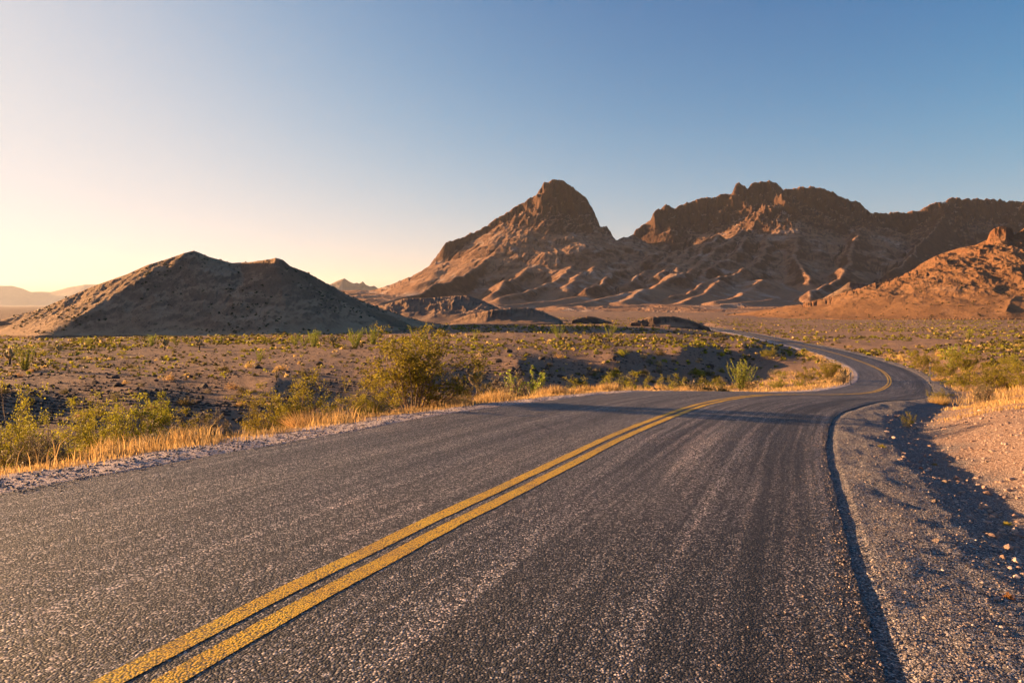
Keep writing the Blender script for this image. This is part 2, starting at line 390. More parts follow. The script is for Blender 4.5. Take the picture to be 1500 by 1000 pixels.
ws = np.concatenate([[0, .012], np.linspace(.03, .97, 22), [.988, 1]])
edge_j = lambda k, lam, amp, seed: amp * fbm(SL[ti], np.full(nS, 7.7 * k), lam, 4, seed)
WLj = WL + edge_j(1, 1.7, .05, 71) + edge_j(4, .4, .03, 75); WRj = WR + edge_j(2, 2.6, .03, 72) + edge_j(3, .35, .022, 73)
S = -WLj[:, None] + (WLj + WRj)[:, None] * ws[None, :]
ROADX = CL[ti, 0][:, None] + NR[ti, 0][:, None] * S; ROADY = CL[ti, 1][:, None] + NR[ti, 1][:, None] * S
ROADZ = np.stack([road_z(S[:, j], ti) for j in range(26)], 1)
rut = -.008 * (np.exp(-((S - 1.0) / .35) ** 2) + np.exp(-((S - 2.4) / .3) ** 2) + np.exp(-((S + 1.1) / .35) ** 2) + np.exp(-((S + 2.8) / .35) ** 2))
ROADZ = ROADZ + rut + .006 * fbm(ROADX, ROADY, 1.1, 3, 77)
ROADZ[:, 0] -= .012; ROADZ[:, -1] -= .01
def skirt(col, dz, out):
    return np.stack([ROADX[:, col] + NR[ti, 0] * out, ROADY[:, col] + NR[ti, 1] * out, ROADZ[:, col] - dz], -1)
RV = np.concatenate([skirt(0, .28, -.03)[:, None], np.stack([ROADX, ROADY, ROADZ], -1), skirt(-1, .28, .03)[:, None]], 1)
UVs = np.concatenate([S[:, :1] - .2, S, S[:, -1:] + .2], 1); UV = np.stack([UVs, np.repeat(SL[ti][:, None], 28, 1)], -1).reshape(-1, 2)
gf_ = grid_faces(nS, 28, False); RVf = RV.reshape(-1, 3); nv_ = len(RVf)
# the skirts get corners of their own so that the carriageway stays evenly shaded up to its edge
dup_ = np.concatenate([np.arange(nS) * 28 + 1, np.arange(nS) * 28 + 26]); mp_ = {}
RVf = np.vstack([RVf, RVf[dup_]]); UV = np.vstack([UV, UV[dup_]])
gf_ = gf_.reshape(nS - 1, 27, 4); L_ = gf_[:, 0].copy(); R_ = gf_[:, 26].copy()
L_[:, 1] = nv_ + np.arange(nS - 1); L_[:, 2] = nv_ + 1 + np.arange(nS - 1); R_[:, 0] = nv_ + nS + np.arange(nS - 1); R_[:, 3] = nv_ + nS + 1 + np.arange(nS - 1)
road = tag(obj('road', mesh_np('road', RVf, [gf_[:, 1:26].reshape(-1, 4), L_, R_], [M['asphalt']], uv=UV)), kind='structure')
t = NT('yellow_road_paint'); p = t.pos()
v = t.voro(p, 78); nz = t.noise(p, 30, 4, .7); nl = t.noise(p, 2.5, 3)
c = t.mix(t.ramp(nl, [(.35, 0.), (.65, 1.)]), (.86, .52, .022), (.76, .42, .018))
c = t.mix(t.ramp(t.math('MULTIPLY', v.outputs['Distance'], t.math('MULTIPLY_ADD', nz, 1.2, .4)), [(.52, 0.), (.68, .85)]), c, (.07, .05, .03))
wr = t.math('MULTIPLY', t.ramp(t.noise(t.mapv(p, (1, 1, 1)), 1.1, 6, .7), [(.5, 0.), (.68, 1.)]), t.ramp(v.outputs['Color'], [(.35, 1.), (.6, 0.)]))
c = t.mix(t.math('MULTIPLY', wr, .85), c, (.10, .085, .075)); c = t.mix(t.ramp(t.noise(p, .7, 4, .6), [(.45, 0.), (.7, .18)]), c, (.42, .24, .05))
t.bsdf(c, .6, t.bump(t.math('ADD', t.math('SUBTRACT', 1.0, v.outputs['Distance']), t.math('MULTIPLY', v.outputs['Color'], .5)), .7, .006), spec=.35); M['yellow'] = t.m
def stripe(off, w, seed):
    jl = .008 * fbm(SL * 1., SL * 0 + seed, .35, 3, seed); jr = .008 * fbm(SL * 1., SL * 0 + seed + 3, .35, 3, seed + 1)
    cs = np.stack([off - w / 2 + jl, off + 0 * jl, off + w / 2 + jr], 1)
    X = CL[:, 0][:, None] + NR[:, 0][:, None] * cs; Y = CL[:, 1][:, None] + NR[:, 1][:, None] * cs
    Z = np.zeros_like(X)
    for i in range(len(CL)): Z[i] = np.interp(cs[i], S[i], ROADZ[i])
    Z += .0035 + .00012 * np.maximum(0, np.hypot(X, Y) - 10)
    o = obj('centre_line', mesh_np('centre_line', np.stack([X, Y, Z], -1).reshape(-1, 3), [grid_faces(len(CL), 3, False)], [M['yellow']]), road)
    return o
stripe(-.115, .135, 51); stripe(.115, .135, 61)

# ------------------------------------------------------------------ hills and mountains
def smax(a, b, k):
    h = np.clip(.5 + .5 * (a - b) / k, 0, 1); return b * (1 - h) + a * h + k * h * (1 - h)
def ridge_field(X, Y, Z, ridges, warp):
    wx = X + warp[0] * fbm(X, Y, warp[1], 4, 81); wy = Y + warp[0] * fbm(X, Y, warp[1], 4, 91)
    for pts, (s, c, L), k in ridges:
        pts = np.array(pts, float); best = np.full(X.shape, -1e9)
        for a, b in zip(pts[:-1], pts[1:]):
            ab = b[:2] - a[:2]; t = np.clip(((wx - a[0]) * ab[0] + (wy - a[1]) * ab[1]) / (ab @ ab + 1e-9), 0, 1)
            d = np.hypot(wx - a[0] - t * ab[0], wy - a[1] - t * ab[1])
            zc = a[2] + t * (b[2] - a[2])
            best = np.maximum(best, zc - (s * d + c * (1 - np.exp(-d / L))))
        Z = smax(best, Z, k)
    return Z
def erode(H, dx, dy, n, steps, seed, Ke=.25, Kc=3.0, Kd=.25, step=1.0):
    g = np.random.default_rng(seed); nr, ncol = H.shape
    pi = g.uniform(1, nr - 2, n); pj = g.uniform(1, ncol - 2, n); di = np.zeros(n); dj = np.zeros(n)
    sed = np.zeros(n); vel = np.ones(n) * .6; Hf = H.ravel().copy()
    def samp(i, j):
        i0 = i.astype(int); j0 = j.astype(int); fi = i - i0; fj = j - j0; b = i0 * ncol + j0
        h00 = Hf[b]; h01 = Hf[b + 1]; h10 = Hf[b + ncol]; h11 = Hf[b + ncol + 1]
        h = (h00 * (1 - fj) + h01 * fj) * (1 - fi) + (h10 * (1 - fj) + h11 * fj) * fi
        gj = (h01 - h00) * (1 - fi) + (h11 - h10) * fi; gi = (h10 - h00) * (1 - fj) + (h11 - h01) * fj
        return h, gi, gj, b, fi, fj
    h, gi, gj, b, fi, fj = samp(pi, pj)
    for s in range(steps):
        dxr = dx[pi.astype(int)]
        vi = -gi / dy; vj = -gj / dxr
        di = di * .45 + vi * .55; dj = dj * .45 + vj * .55
        L = np.hypot(di, dj) + 1e-9; di /= L; dj /= L
        st = step * np.minimum(dy, dxr)
        ni = np.clip(pi + di * st / dy, 1, nr - 2.01); nj = np.clip(pj + dj * st / dxr, 1, ncol - 2.01)
        h2, gi2, gj2, b2, fi2, fj2 = samp(ni, nj)
        dh = h2 - h
        cap = np.maximum(-dh, .02) * vel * Kc
        dep = np.where(dh > 0, np.minimum(dh, sed), np.where(sed > cap, (sed - cap) * Kd, 0))
        ero = np.where((dh <= 0) & (sed <= cap), np.minimum((cap - sed) * Ke, -dh), 0)
        amt = np.clip(dep - ero, -.02 * st, .02 * st); sed = sed - amt
        Hf += np.bincount(np.concatenate([b, b + 1, b + ncol, b + ncol + 1]),
                          np.concatenate([amt * (1 - fi) * (1 - fj), amt * (1 - fi) * fj, amt * fi * (1 - fj), amt * fi * fj]), minlength=len(Hf))
        vel = np.sqrt(np.maximum(.05, vel * vel * .9 - dh * .08))
        pi, pj, h, gi, gj, b, fi, fj = ni, nj, h2, gi2, gj2, b2, fi2, fj2
    return Hf.reshape(nr, ncol)

def mountain(name, U, Ys, base, ridges, sil, mat, warp=(0, 100), detail=(), ero=None, fix=(.55, 1.0), crag=None, kind='structure', extra=None, blur=0, jag=0):
    q = (np.asarray(U, float) - CU) / F; Q, Y = np.meshgrid(q, Ys); X = Q * Y
    B = base(X, Y)
    Z = ridge_field(X, Y, B + 0.0, ridges, warp)
    if extra is not None: Z = smax(Z, extra(X, Y), 1.5)
    for _ in range(blur):
        Zb = Z.copy(); Zb[1:-1, 1:-1] = (Z[1:-1, 1:-1] * 4 + (Z[:-2, 1:-1] + Z[2:, 1:-1]) * 1 + (Z[1:-1, :-2] + Z[1:-1, 2:]) * 2) / 10
        wb = 1 - sstep(.35, .6, (Z - B) / (Z - B).max()); Z = Z + (Zb - Z) * wb
    su, sv = np.array(sil, float).T
    jg = jag * fbm(np.asarray(U, float), 0 * np.asarray(U, float) + 3.3, 9, 4, 641, .6) * np.interp(U, [600, 740, 1900], [.3, 1, 1]) if jag else 0
    def silfix(Z):
        tgt = (HV - np.interp(U, su, sv) + jg) / F
        el = Z / Y; k = el.argmax(0); top = el[k, np.arange(len(q))]
        Yk = Y[k, np.arange(len(q))]
        need = (tgt - top) * Yk                                  # metres to add at the crest
        topz = Z[k, np.arange(len(q))]; topb = B[k, np.arange(len(q))]
        w = sstep(fix[0], fix[1], (Z - B) / np.maximum(topz - topb, 1)[None, :])
        w = w * np.exp(-(((Y - Yk[None, :]) / (fix[2] if len(fix) > 2 else 1e9)) ** 2))
        ns = np.convolve(np.pad(need, 20, mode='edge'), np.hanning(43)[1:-1] / np.hanning(43).sum(), 'valid')   # broad correction for the whole slope, fine one for the crest only
        return Z + ns[None, :] * w + (need - ns)[None, :] * sstep(.8, 1.0, (Z - B) / np.maximum(topz - topb, 1)[None, :]) * np.exp(-((Y - Yk[None, :]) / (Yk[None, :] * .02)) ** 2)
    Z = silfix(Z)
    hh = np.clip((Z - B) / max(1, (Z - B).max()), 0, 1)
    for kindd, lam, amp, seed, lo, hi in detail:
        m = sstep(lo, hi, hh)
        f = ridged(X, Y * .6, lam, 4, seed) - .5 if kindd == 'r' else fbm(X, Y, lam, 4, seed)
        Z = Z + amp * f * m
    dx = (q[1] - q[0]) * Ys; dy = Ys[1] - Ys[0]
    if ero:
        for k in range(ero[0]): Z = erode(Z, dx, dy, ero[1], ero[2], 100 + k, *ero[3:])
    if crag:
        for lam, amp, seed, lo, hi in crag:
            hh = np.clip((Z - B) / max(1, (Z - B).max()), 0, 1)
            Z = Z + amp * (ridged(X, Y * .5, lam, 4, seed, .6) - .5) * sstep(lo, hi, hh)
    for _ in range(3): Z = silfix(Z)
    Z = np.where(Z - B < .25, B - 1.0, Z)
    # drop rims well under the plain
    Z[0] = np.minimum(Z[0], B[0] - 3); Z[-1] = np.minimum(Z[-1], B[-1] - 3); Z[:, 0] = np.minimum(Z[:, 0], B[:, 0] - 3); Z[:, -1] = np.minimum(Z[:, -1], B[:, -1] - 3)
    rel = np.clip((Z - B) / max(1, (Z - B).max()), 0, 1)
    me = mesh_np(name, np.stack([X, Y, Z], -1).reshape(-1, 3), [grid_faces(len(Ys), len(q), False)], [mat], attrs={'rel': rel})
    o = obj(name, me); tag(o, kind=kind)
    return (X, Y, Z, B)

def mountain_mat(name, rock, rock2, talus, talus2, pale, scale=1.0, slo=.74, shi=.9, bump=8.0, spots=.0):
    t = NT(name); p = t.mapv(t.pos(), (scale, scale, scale))
    nz = t.n('ShaderNodeSeparateXYZ'); t.set(nz.inputs[0], t.n('ShaderNodeNewGeometry').outputs['Normal'])
    n1 = t.noise(p, .012, 6, .6); n2 = t.noise(p, .05, 6, .65); n3 = t.noise(t.mapv(p, (1, 1, 2.2)), .009, 6, .62, 1.5)
    steep = t.ramp(t.math('ADD', nz.outputs[2], t.math('MULTIPLY_ADD', n2, .3, -.15)), [(slo, 1.), (shi, 0.)])
    rk = t.mix(t.ramp(n2, [(.35, 0.), (.65, 1.)]), rock, rock2)
    rk = t.mix(t.math('MULTIPLY', t.ramp(t.attr('rel'), [(.45, 0.), (.8, .6)]), t.ramp(n1, [(.3, 1.), (.7, .3)])), rk, tuple(x * .75 for x in rock2))
    tl = t.mix(t.ramp(n1, [(.35, 0.), (.65, 1.)]), talus, talus2)
    tl = t.mix(t.ramp(n3, [(.54, 0.), (.66, .6)]), tl, pale)
    c = t.mix(steep, tl, rk)
    if spots:
        v = t.voro(t.pos(), spots); s = t.math('MULTIPLY', t.ramp(v.outputs['Distance'], [(.16, 1.), (.28, 0.)]), t.ramp(v.outputs['Color'], [(.55, 0.), (.6, .85)])); s = t.math('MULTIPLY', s, t.ramp(t.noise(t.pos(), .045, 3), [(.42, .1), (.6, 1.)]))
        c = t.mix(s, c, (.085, .07, .035))
        v = t.voro(t.pos(), spots * 3.1); s = t.math('MULTIPLY', t.ramp(v.outputs['Distance'], [(.2, 1.), (.32, 0.)]), t.ramp(v.outputs['Color'], [(.6, 0.), (.65, .7)])); s = t.math('MULTIPLY', s, t.ramp(t.noise(t.pos(), .08, 4), [(.42, .1), (.6, 1.)]))
        c = t.mix(s, c, (.09, .065, .05))
    fl = t.noise(t.mapv(p, (1, 1, .22)), .06, 6, .7); nb = t.bump(t.mix(steep, t.math('MULTIPLY', n2, .35), fl), .75, bump * 1.3); nb = t.bump(t.math('MULTIPLY', t.noise(p, .22, 6, .7), t.math('MULTIPLY_ADD', steep, .5, .5)), .8, bump * .5, nb)
    t.bsdf(c, .95, nb, spec=.1); return t.m
M['range'] = mountain_mat('mountain_rock', (.075, .042, .031), (.135, .072, .048), (.33, .19, .115), (.25, .145, .09), (.46, .38, .32), 1.0, .76, .93)
M['hillmat'] = mountain_mat('hill_scrub_soil', (.22, .15, .10), (.30, .20, .13), (.42, .28, .17), (.33, .22, .135), (.44, .31, .20), 6, .8, .9, 1.2, spots=.35)
M['redhill'] = mountain_mat('red_hill_rock', (.15, .072, .04), (.23, .11, .056), (.26, .138, .066), (.20, .105, .052), (.30, .175, .10), 3, .72, .9, 2.5, spots=.22)
M['mound'] = mountain_mat('dark_mound_rock', (.085, .06, .048), (.14, .095, .07), (.30, .19, .12), (.21, .135, .09), (.34, .25, .18), 6, .7, .93, 1.0, spots=.4)
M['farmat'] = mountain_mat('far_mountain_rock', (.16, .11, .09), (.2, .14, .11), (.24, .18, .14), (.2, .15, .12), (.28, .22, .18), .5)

gb = lambda X, Y: ground(X, Y, detail=False)
def PR(lst): return [P(*a) for a in lst]
# hill at left
def hill_planes(x, y):
    dx, dy = x + 103.8, y - 234
    a = 17.2 + .325 * dx + .42 * dy; b = 17.2 - .06 * dx + .6 * dy; c = 17.2 + .54 * dx - .362 * dy; d = 17.2 - .45 * dx + .12 * dy
    smin = lambda p, q, k: -smax(-p, -q, k)
    return smin(smin(smin(a, b, 1.2), c, 2.0), d, 2.0)
HILLSIL = [(-260, 500), (-180, 492), (-90, 480), (0, 469), (60, 452), (90, 439), (135, 419.5), (186, 401.5), (216, 388), (246, 379), (270, 370.5), (284, 367), (292, 370), (306, 376), (339, 385), (369, 383.5), (399, 379), (404, 377.5), (414.5, 380.5), (425, 389.5), (449, 398.5), (479, 415), (512, 433), (542, 446.5), (578, 460), (599, 472), (620, 486), (660, 500)]
hill_data = mountain('hill', np.arange(-300, 680, 1.15), np.linspace(118, 330, 330), gb,
    [(PR([(284, 368.5, 234), (291, 368.5, 235), (306, 376, 238), (339, 385, 242), (369, 383.5, 236), (399, 379, 229), (405, 378, 228), (414, 381, 228), (425, 389, 231), (449, 398.5, 235), (479, 415, 240), (512, 433, 245), (542, 446, 250), (578, 460, 256), (599, 472, 258), (630, 488, 262)]), (.52, 4, 5), 2.0)],
    HILLSIL, M['hillmat'], (2.5, 30), [('f', 20, .9, 201, .02, .3), ('f', 5, .35, 202, .02, .2)], (1, 26000, 50, .08, 1.6, .25, 1.0), (.6, 1.0, 14), crag=[(9, .7, 207, .05, .3), (3, .4, 208, .05, .3)], extra=hill_planes)
# small hills between the left hill and the main peak
def lowhill(sil, Yc, w, seed, mat, slope=.2, front=None):
    us = [a for a, b in sil]
    mountain('hill', np.arange(min(us) - 60, max(us) + 60, .9), np.linspace(Yc - w, Yc + w, 120), gb,
        [(PR([(u, v + .5, Yc) for u, v in sil]), (slope, 2.5, 6), 2.0)] + ([(PR(front), (slope, 1, 5), 1.5)] if front else []),
        [(min(us) - 60, 495)] + sil + [(max(us) + 60, 495)], mat, (6, 40), [('f', 18, 1.0, seed, .05, .4), ('r', 9, 1.2, seed + 3, .2, .7)], None, (0., .8), crag=[(4, .8, seed + 5, .3, .8), (9, 1.2, seed + 6, .1, .5)])
lowhill([(545, 455), (557, 448), (592, 437), (635, 436), (669, 433), (685, 432.5), (707, 440), (733, 452), (760, 466)], 450, 120, 301, M['mound'])
lowhill([(660, 471), (685, 461), (723, 453), (749, 450.7), (776, 450.7), (797, 457), (819, 466.7), (835, 476)], 330, 85, 311, M['mound'])
lowhill([(825, 475), (839, 469), (860, 462.7), (871, 464), (897, 472), (913, 476)], 320, 45, 321, M['mound'], .45)
lowhill([(905, 479), (927, 471), (953, 464), (985, 462.7), (1009, 468), (1036, 478)], 275, 45, 331, M['mound'], .45)
lowhill([(1200, 440), (1212, 433), (1230, 423), (1244, 413), (1260, 414), (1283, 417), (1310, 424), (1330, 432)], 930, 80, 341, M['mound'], .5)
# red craggy hill at right
RSIL = [(1120, 470), (1180, 460), (1230, 439), (1260, 427), (1283, 419), (1317, 409.6), (1334, 400), (1348, 387), (1368, 376), (1390, 367.6), (1410, 362), (1429, 359), (1446, 351), (1450, 340), (1457, 334), (1468, 331), (1482, 334), (1485, 344), (1494, 339), (1500, 334), (1540, 318), (1620, 300), (1750, 330), (1900, 400)]
red_data = mountain('hill', np.arange(1060, 1900, .9), np.linspace(440, 860, 300), gb,
    [(PR([(1080, 472, 640), (1130, 467, 650), (1180, 459, 665), (1230, 440, 685), (1260, 427, 692), (1283, 419, 695), (1317, 409.6, 700), (1348, 387, 703), (1368, 377, 705), (1390, 368, 708), (1410, 363, 710), (1446, 352, 715), (1457, 336, 716), (1482, 335, 720), (1500, 336, 725), (1540, 318, 735), (1620, 300, 750), (1750, 330, 740)]), (.30, 7, 14), 3.0),
     (PR([(1452, 350, 690), (1440, 366, 672), (1432, 395, 630)]), (.42, 9, 8), 3.0),
     (PR([(1570, 330, 730), (1545, 385, 640), (1515, 425, 570), (1470, 455, 510)]), (.40, 3, 12), 6.0)],
    RSIL, M['redhill'], (5, 60), [('f', 60, 4, 401, .05, .4), ('f', 18, 1.5, 405, .02, .2)], (1, 26000, 60, .08, 1.8, .25, 1.0), (.6, 1.0, 40), crag=[(24, 10, 411, .5, .8), (30, 3.0, 415, .08, .4), (10, 1.8, 413, .12, .5), (4.5, .7, 414, .06, .3)])
# main range
SIL = [(440, 452), (500, 445), (528, 436), (584, 414.7), (600, 408), (629, 389), (653, 354.7), (672, 350.7), (691, 341), (712, 332), (741, 310.7), (755, 302.7), (787, 284), (797, 268), (811, 263.5), (827, 265), (840, 274.7), (859, 289), (869, 308), (880, 330.7), (889, 330.7), (896, 344), (904, 352), (927, 344), (937, 332), (953, 322.7), (956, 312), (966, 306), (975, 300), (983, 305), (991, 304), (1020, 292), (1057, 286.7), (1073, 281), (1078, 271), (1084, 268), (1090, 272), (1095, 276), (1103, 268), (1124, 264.5), (1137, 266.7), (1147, 276), (1177, 273), (1196, 274.7), (1220, 280), (1244, 293), (1260, 297), (1270, 306), (1276, 313), (1300, 312), (1340, 310), (1370, 297), (1395, 290), (1430, 291), (1460, 293), (1500, 297), (1560, 300), (1650, 320), (1800, 370), (1900, 420)]
def Yv(v): return float(np.interp(v, [265, 290, 330, 380, 420, 440, 455], [2750, 2680, 2480, 2120, 1760, 1480, 1250]))
def spur(l): return [P(u, v, Yv(v)) for u, v in l]
cliff = (.50, 150, 110); tal = (.46, 12, 25); foot = (.36, 3, 20)
rangeB = lambda X, Y: np.interp(Y, [900, 1200, 1700, 2300, 3400], [-14., -13, 4, 40, 60]) + sstep(1080, 1300, Y) * (13 * ridged(X + .4 * Y, Y * .75, 170, 3, 521) - 6)
RID = [
 ([P(u, v, np.interp(u, [500, 600, 700, 830, 880, 904], [2150, 2330, 2470, 2545, 2590, 2660])) for u, v in SIL if 500 <= u <= 904], (.48, 95, 80), 14),
 ([P(u, v, np.interp(u, [904, 1000, 1100, 1250, 1400, 1700], [2690, 2780, 2800, 2830, 2880, 2880])) for u, v in SIL if 904 <= u], (.47, 105, 90), 14),
 (spur([(757, 304), (757, 328), (749, 352), (728, 368), (700, 385), (655, 408), (600, 430), (560, 440)]), (.50, 25, 30), 12),
 (spur([(800, 330), (775, 362), (772, 384), (747, 410), (722, 428)]), tal, 12),
 (spur([(850, 330), (842, 391), (803, 413), (733, 432)]), tal, 12),
 (spur([(893, 380), (860, 398), (850, 396), (820, 420)]), foot, 10),
 (spur([(1143, 284), (1127, 301), (1116, 317), (1100, 331), (1063, 355), (1031, 376), (1020, 387), (1000, 402), (955, 420)]), (.52, 10, 25), 8),
 (spur([(1130, 345), (1127, 360), (1113, 379), (1095, 389), (1073, 400), (1025, 417), (985, 432)]), tal, 8),
 (spur([(1172, 335), (1170, 352), (1167, 368), (1177, 390), (1180, 405)]), tal, 8),
 (spur([(961, 368), (935, 384), (895, 395), (860, 424)]), tal, 8),
 (spur([(991, 362), (972, 378), (945, 395), (915, 410)]), tal, 8),
 (spur([(1009, 357), (993, 373), (975, 394), (960, 404)]), tal, 8),
 (spur([(1050, 340), (1035, 358), (1008, 380), (990, 396)]), tal, 8),
 (spur([(1100, 345), (1085, 365), (1050, 385), (1030, 395)]), tal, 8),
 (spur([(1240, 400), (1220, 406), (1201, 418), (1183, 432)]), tal, 8),
 (spur([(1270, 320), (1250, 350), (1240, 380), (1235, 400)]), tal, 8),
 (spur([(1395, 292), (1370, 330), (1335, 365), (1300, 395)]), (.52, 30, 30), 8),
 (spur([(1500, 298), (1470, 335), (1430, 370)]), (.52, 30, 30), 8),
 (spur([(1116, 405), (1100, 421), (1068, 436), (1040, 442)]), foot, 8),
 (spur([(1060, 412), (1033, 425), (1009, 438), (985, 445)]), foot, 8),
 (spur([(985, 405), (966, 414), (930, 432), (900, 440)]), foot, 8),
 (spur([(1130, 436), (1040, 446), (951, 444), (880, 448)]), (.26, 2, 20), 8),
 (spur([(940, 424), (890, 434), (850, 441), (800, 446)]), foot, 8),
 (spur([(860, 432), (800, 440), (730, 446), (660, 450)]), (.26, 2, 20), 8),
 (spur([(1240, 440), (1170, 446), (1100, 451), (1020, 454)]), (.24, 2, 20), 8),
 (spur([(1000, 449), (930, 451), (850, 454), (770, 455)]), (.22, 2, 20), 8),
]
mountain('mountain', np.arange(430, 1900, 1.25), np.linspace(1080, 3250, 400), rangeB, RID, SIL, M['range'], (20, 220),
    [('f', 200, 12, 501, .0, .12), ('f', 70, 3, 505, .0, .1)], (2, 50000, 80, .10, 2.0, .25, 1.0), (.6, 1.0, 120), blur=14, jag=2.6, crag=[(80, 46, 511, .40, .75), (30, 22, 513, .36, .7), (13, 11, 514, .33, .6), (45, 4, 515, .08, .3), (16, 2.0, 516, .05, .2)])
# far ranges fading in the haze
mountain('mountain', np.arange(440, 640, 1.0), np.linspace(7400, 8800, 60), gb, [(PR([(455, 430, 8000), (486, 415, 8000), (504, 407.5, 8000), (531, 412, 8000), (554, 422, 8000), (581, 416, 8000), (640, 405, 8000)]), (.5, 60, 60), 20)],
    [(440, 440), (470, 425), (486.5, 415), (495, 411), (504.5, 407.5), (511, 412), (518, 415), (523, 414), (526, 415.5), (531.5, 412), (536, 417), (542, 419.5), (548, 418.5), (554, 422.5), (566, 419.5), (581, 415), (599, 406), (640, 400)], M['farmat'], (30, 500), [('r', 300, 60, 601, .3, .8)], None, (.4, 1.0), crag=[(160, 30, 603, .4, .8)])
mountain('mountain', np.arange(-400, 520, 2.0), np.linspace(17000, 24000, 60), gb, [(PR([(-400, 425, 20000), (-200, 410, 20000), (-60, 416, 20000), (18, 419, 20000), (45, 428, 20000), (75, 428, 20000), (126, 417, 20000), (220, 408, 20000), (330, 420, 20000), (500, 432, 20000)]), (.35, 100, 200), 50)],
    [(-400, 425), (-200, 410), (-60, 416), (0, 418.6), (18, 418.6), (33, 422.5), (45, 427.6), (60, 427), (75, 427.6), (99, 421), (126, 416.5), (140, 416.5), (220, 408), (330, 420), (520, 434)], M['farmat'], (100, 2000), [('r', 900, 100, 611, .3, .8)], None, (.4, 1.0))
# ------------------------------------------------------------------ plants, stones, posts
class MB:
    def __init__(s): s.V = []; s.Q = []; s.T = []; s.n = 0
    def add(s, V, Q=None, T=None):
        V = np.asarray(V, float)
        if Q is not None and len(Q): s.Q.append(np.asarray(Q) + s.n)
        if T is not None and len(T): s.T.append(np.asarray(T) + s.n)
        s.V.append(V); s.n += len(V)
    def mesh(s, name, mats, smooth=True):
        return mesh_np(name, np.vstack(s.V), [np.vstack(x) for x in (s.Q, s.T) if x], mats, smooth=smooth)
def unit(v): return v / (np.linalg.norm(v, axis=-1, keepdims=True) + 1e-9)
def tube(mb, pts, r0, r1, sides=4):
    pts = np.asarray(pts, float); n = len(pts); tg = unit(np.gradient(pts, axis=0))
    up = np.array([.31, .87, .38]); a = unit(np.cross(tg, up)); b = np.cross(tg, a)
    rad = np.linspace(r0, r1, n)[:, None, None]; th = np.linspace(0, 2 * np.pi, sides, endpoint=False)
    V = pts[:, None] + rad * (np.cos(th)[None, :, None] * a[:, None] + np.sin(th)[None, :, None] * b[:, None])
    i = np.arange(n - 1)[:, None] * sides; j = np.arange(sides)[None]; j2 = (j + 1) % sides
    mb.add(V.reshape(-1, 3), np.stack([i + j, i + j2, i + sides + j2, i + sides + j], -1).reshape(-1, 4))
def leaves(mb, c, size, g, long=1.6, up=None):
    n = len(c); a = unit(g.normal(size=(n, 3)) + (0 if up is None else up)); b = unit(np.cross(a, g.normal(size=(n, 3))))
    sz = size * g.uniform(.6, 1.3, n)[:, None]
    V = np.stack([c - a * sz * long * .5, c + b * sz * .5, c + a * sz * long * .5, c - b * sz * .5], 1).reshape(-1, 3)
    mb.add(V, np.arange(n * 4).reshape(-1, 4))
def bezier(p0, d0, L, bend, g, n=6):
    t = np.linspace(0, 1, n)[:, None]; wob = g.normal(size=3) * .06 * L
    return p0 + d0 * L * t + bend * L * t * t + wob * np.sin(t * 3.1) * t
# creosote bush about 2 m high and 2.6 m wide -------------------------------------------------
def creosote_meshes(seed, H=2.0, W=2.6, nst=15, nleaf=5200, leaf=.036, mats=('creosote', 'twig')):
    g = np.random.default_rng(seed); st = MB(); lf = MB(); cl = []
    for k in range(nst):
        a = 2 * np.pi * (k + g.uniform(-.4, .4)) / nst; tilt = g.uniform(.1, 1.0) ** .8
        d = np.array([math.cos(a) * tilt * W / 2, math.sin(a) * tilt * W / 2, H * g.uniform(.62, 1.0) * (1 - .35 * tilt)])
        L = np.linalg.norm(d); d = d / L
        p = bezier(np.array([math.cos(a) * .08, math.sin(a) * .08, -.12]), d, L, np.array([0, 0, -.02]) + g.normal(size=3) * .07, g, 8)
        tube(st, p, .017 * H / 2, .005)
        for m in range(g.integers(5, 9)):
            t = g.uniform(.3, .98); q = p[int(t * 7)]
            dd = unit(d * .8 + g.normal(size=3) * .55 + np.array([0, 0, .35])); l2 = H * g.uniform(.12, .3)
            pp = bezier(q, dd, l2, g.normal(size=3) * .1, g, 5); tube(st, pp, .007, .003, 3)
            for e in range(g.integers(2, 5)):
                q3 = pp[g.integers(1, 5)]; d3 = unit(dd + g.normal(size=3) * .6 + np.array([0, 0, .3])); p3 = bezier(q3, d3, H * g.uniform(.06, .13), g.normal(size=3) * .1, g, 4)
                tube(st, p3, .004, .002, 3); cl.append(p3[-1]); cl.append(p3[2])
            cl.append(pp[-1])
    cl = np.array(cl); zs = H / np.percentile(cl[:, 2], 97); cl = cl * np.array([1, 1, zs]); st.V = [q * np.array([1, 1, zs]) for q in st.V]; w = g.uniform(.2, 1.8, len(cl)); idx = g.choice(len(cl), nleaf, p=w / w.sum())
    leaves(lf, cl[idx] + g.normal(size=(nleaf, 3)) * np.array([.055, .055, .05]) * H / 2, leaf, g, up=np.array([0, 0, .4]))
    return lf.mesh('foliage', [M[mats[0]]], False), st.mesh('stem', [M[mats[1]]])
CRE = [creosote_meshes(900 + k, 2.0, [2.7, 2.3, 2.9, 2.1][k], [17, 14, 18, 12][k], [10500, 7800, 9600, 6200][k], .031) for k in range(4)]
SAGE = [creosote_meshes(930 + k, 1.0, 1.5, 16, 3200, .03, ('sage', 'twig')) for k in range(2)]
OLV = [creosote_meshes(950 + k, 1.0, 1.5, 14, 3000, .034, ('olive', 'twig')) for k in range(2)]
def plant(name, meshes, parts, loc, scale, label, cat, group=None, rot=None):
    o = bpy.data.objects.new(name, None); COL.objects.link(o); o.empty_display_size = .2
    o.location = loc; o.rotation_euler = (0, 0, rng.uniform(0, 6.28) if rot is None else rot); o.scale = (scale if hasattr(scale, '__len__') else (scale,) * 3)
    tag(o, label, cat, group)
    for me, pn in zip(meshes, parts): obj(pn, me, o)
    return o
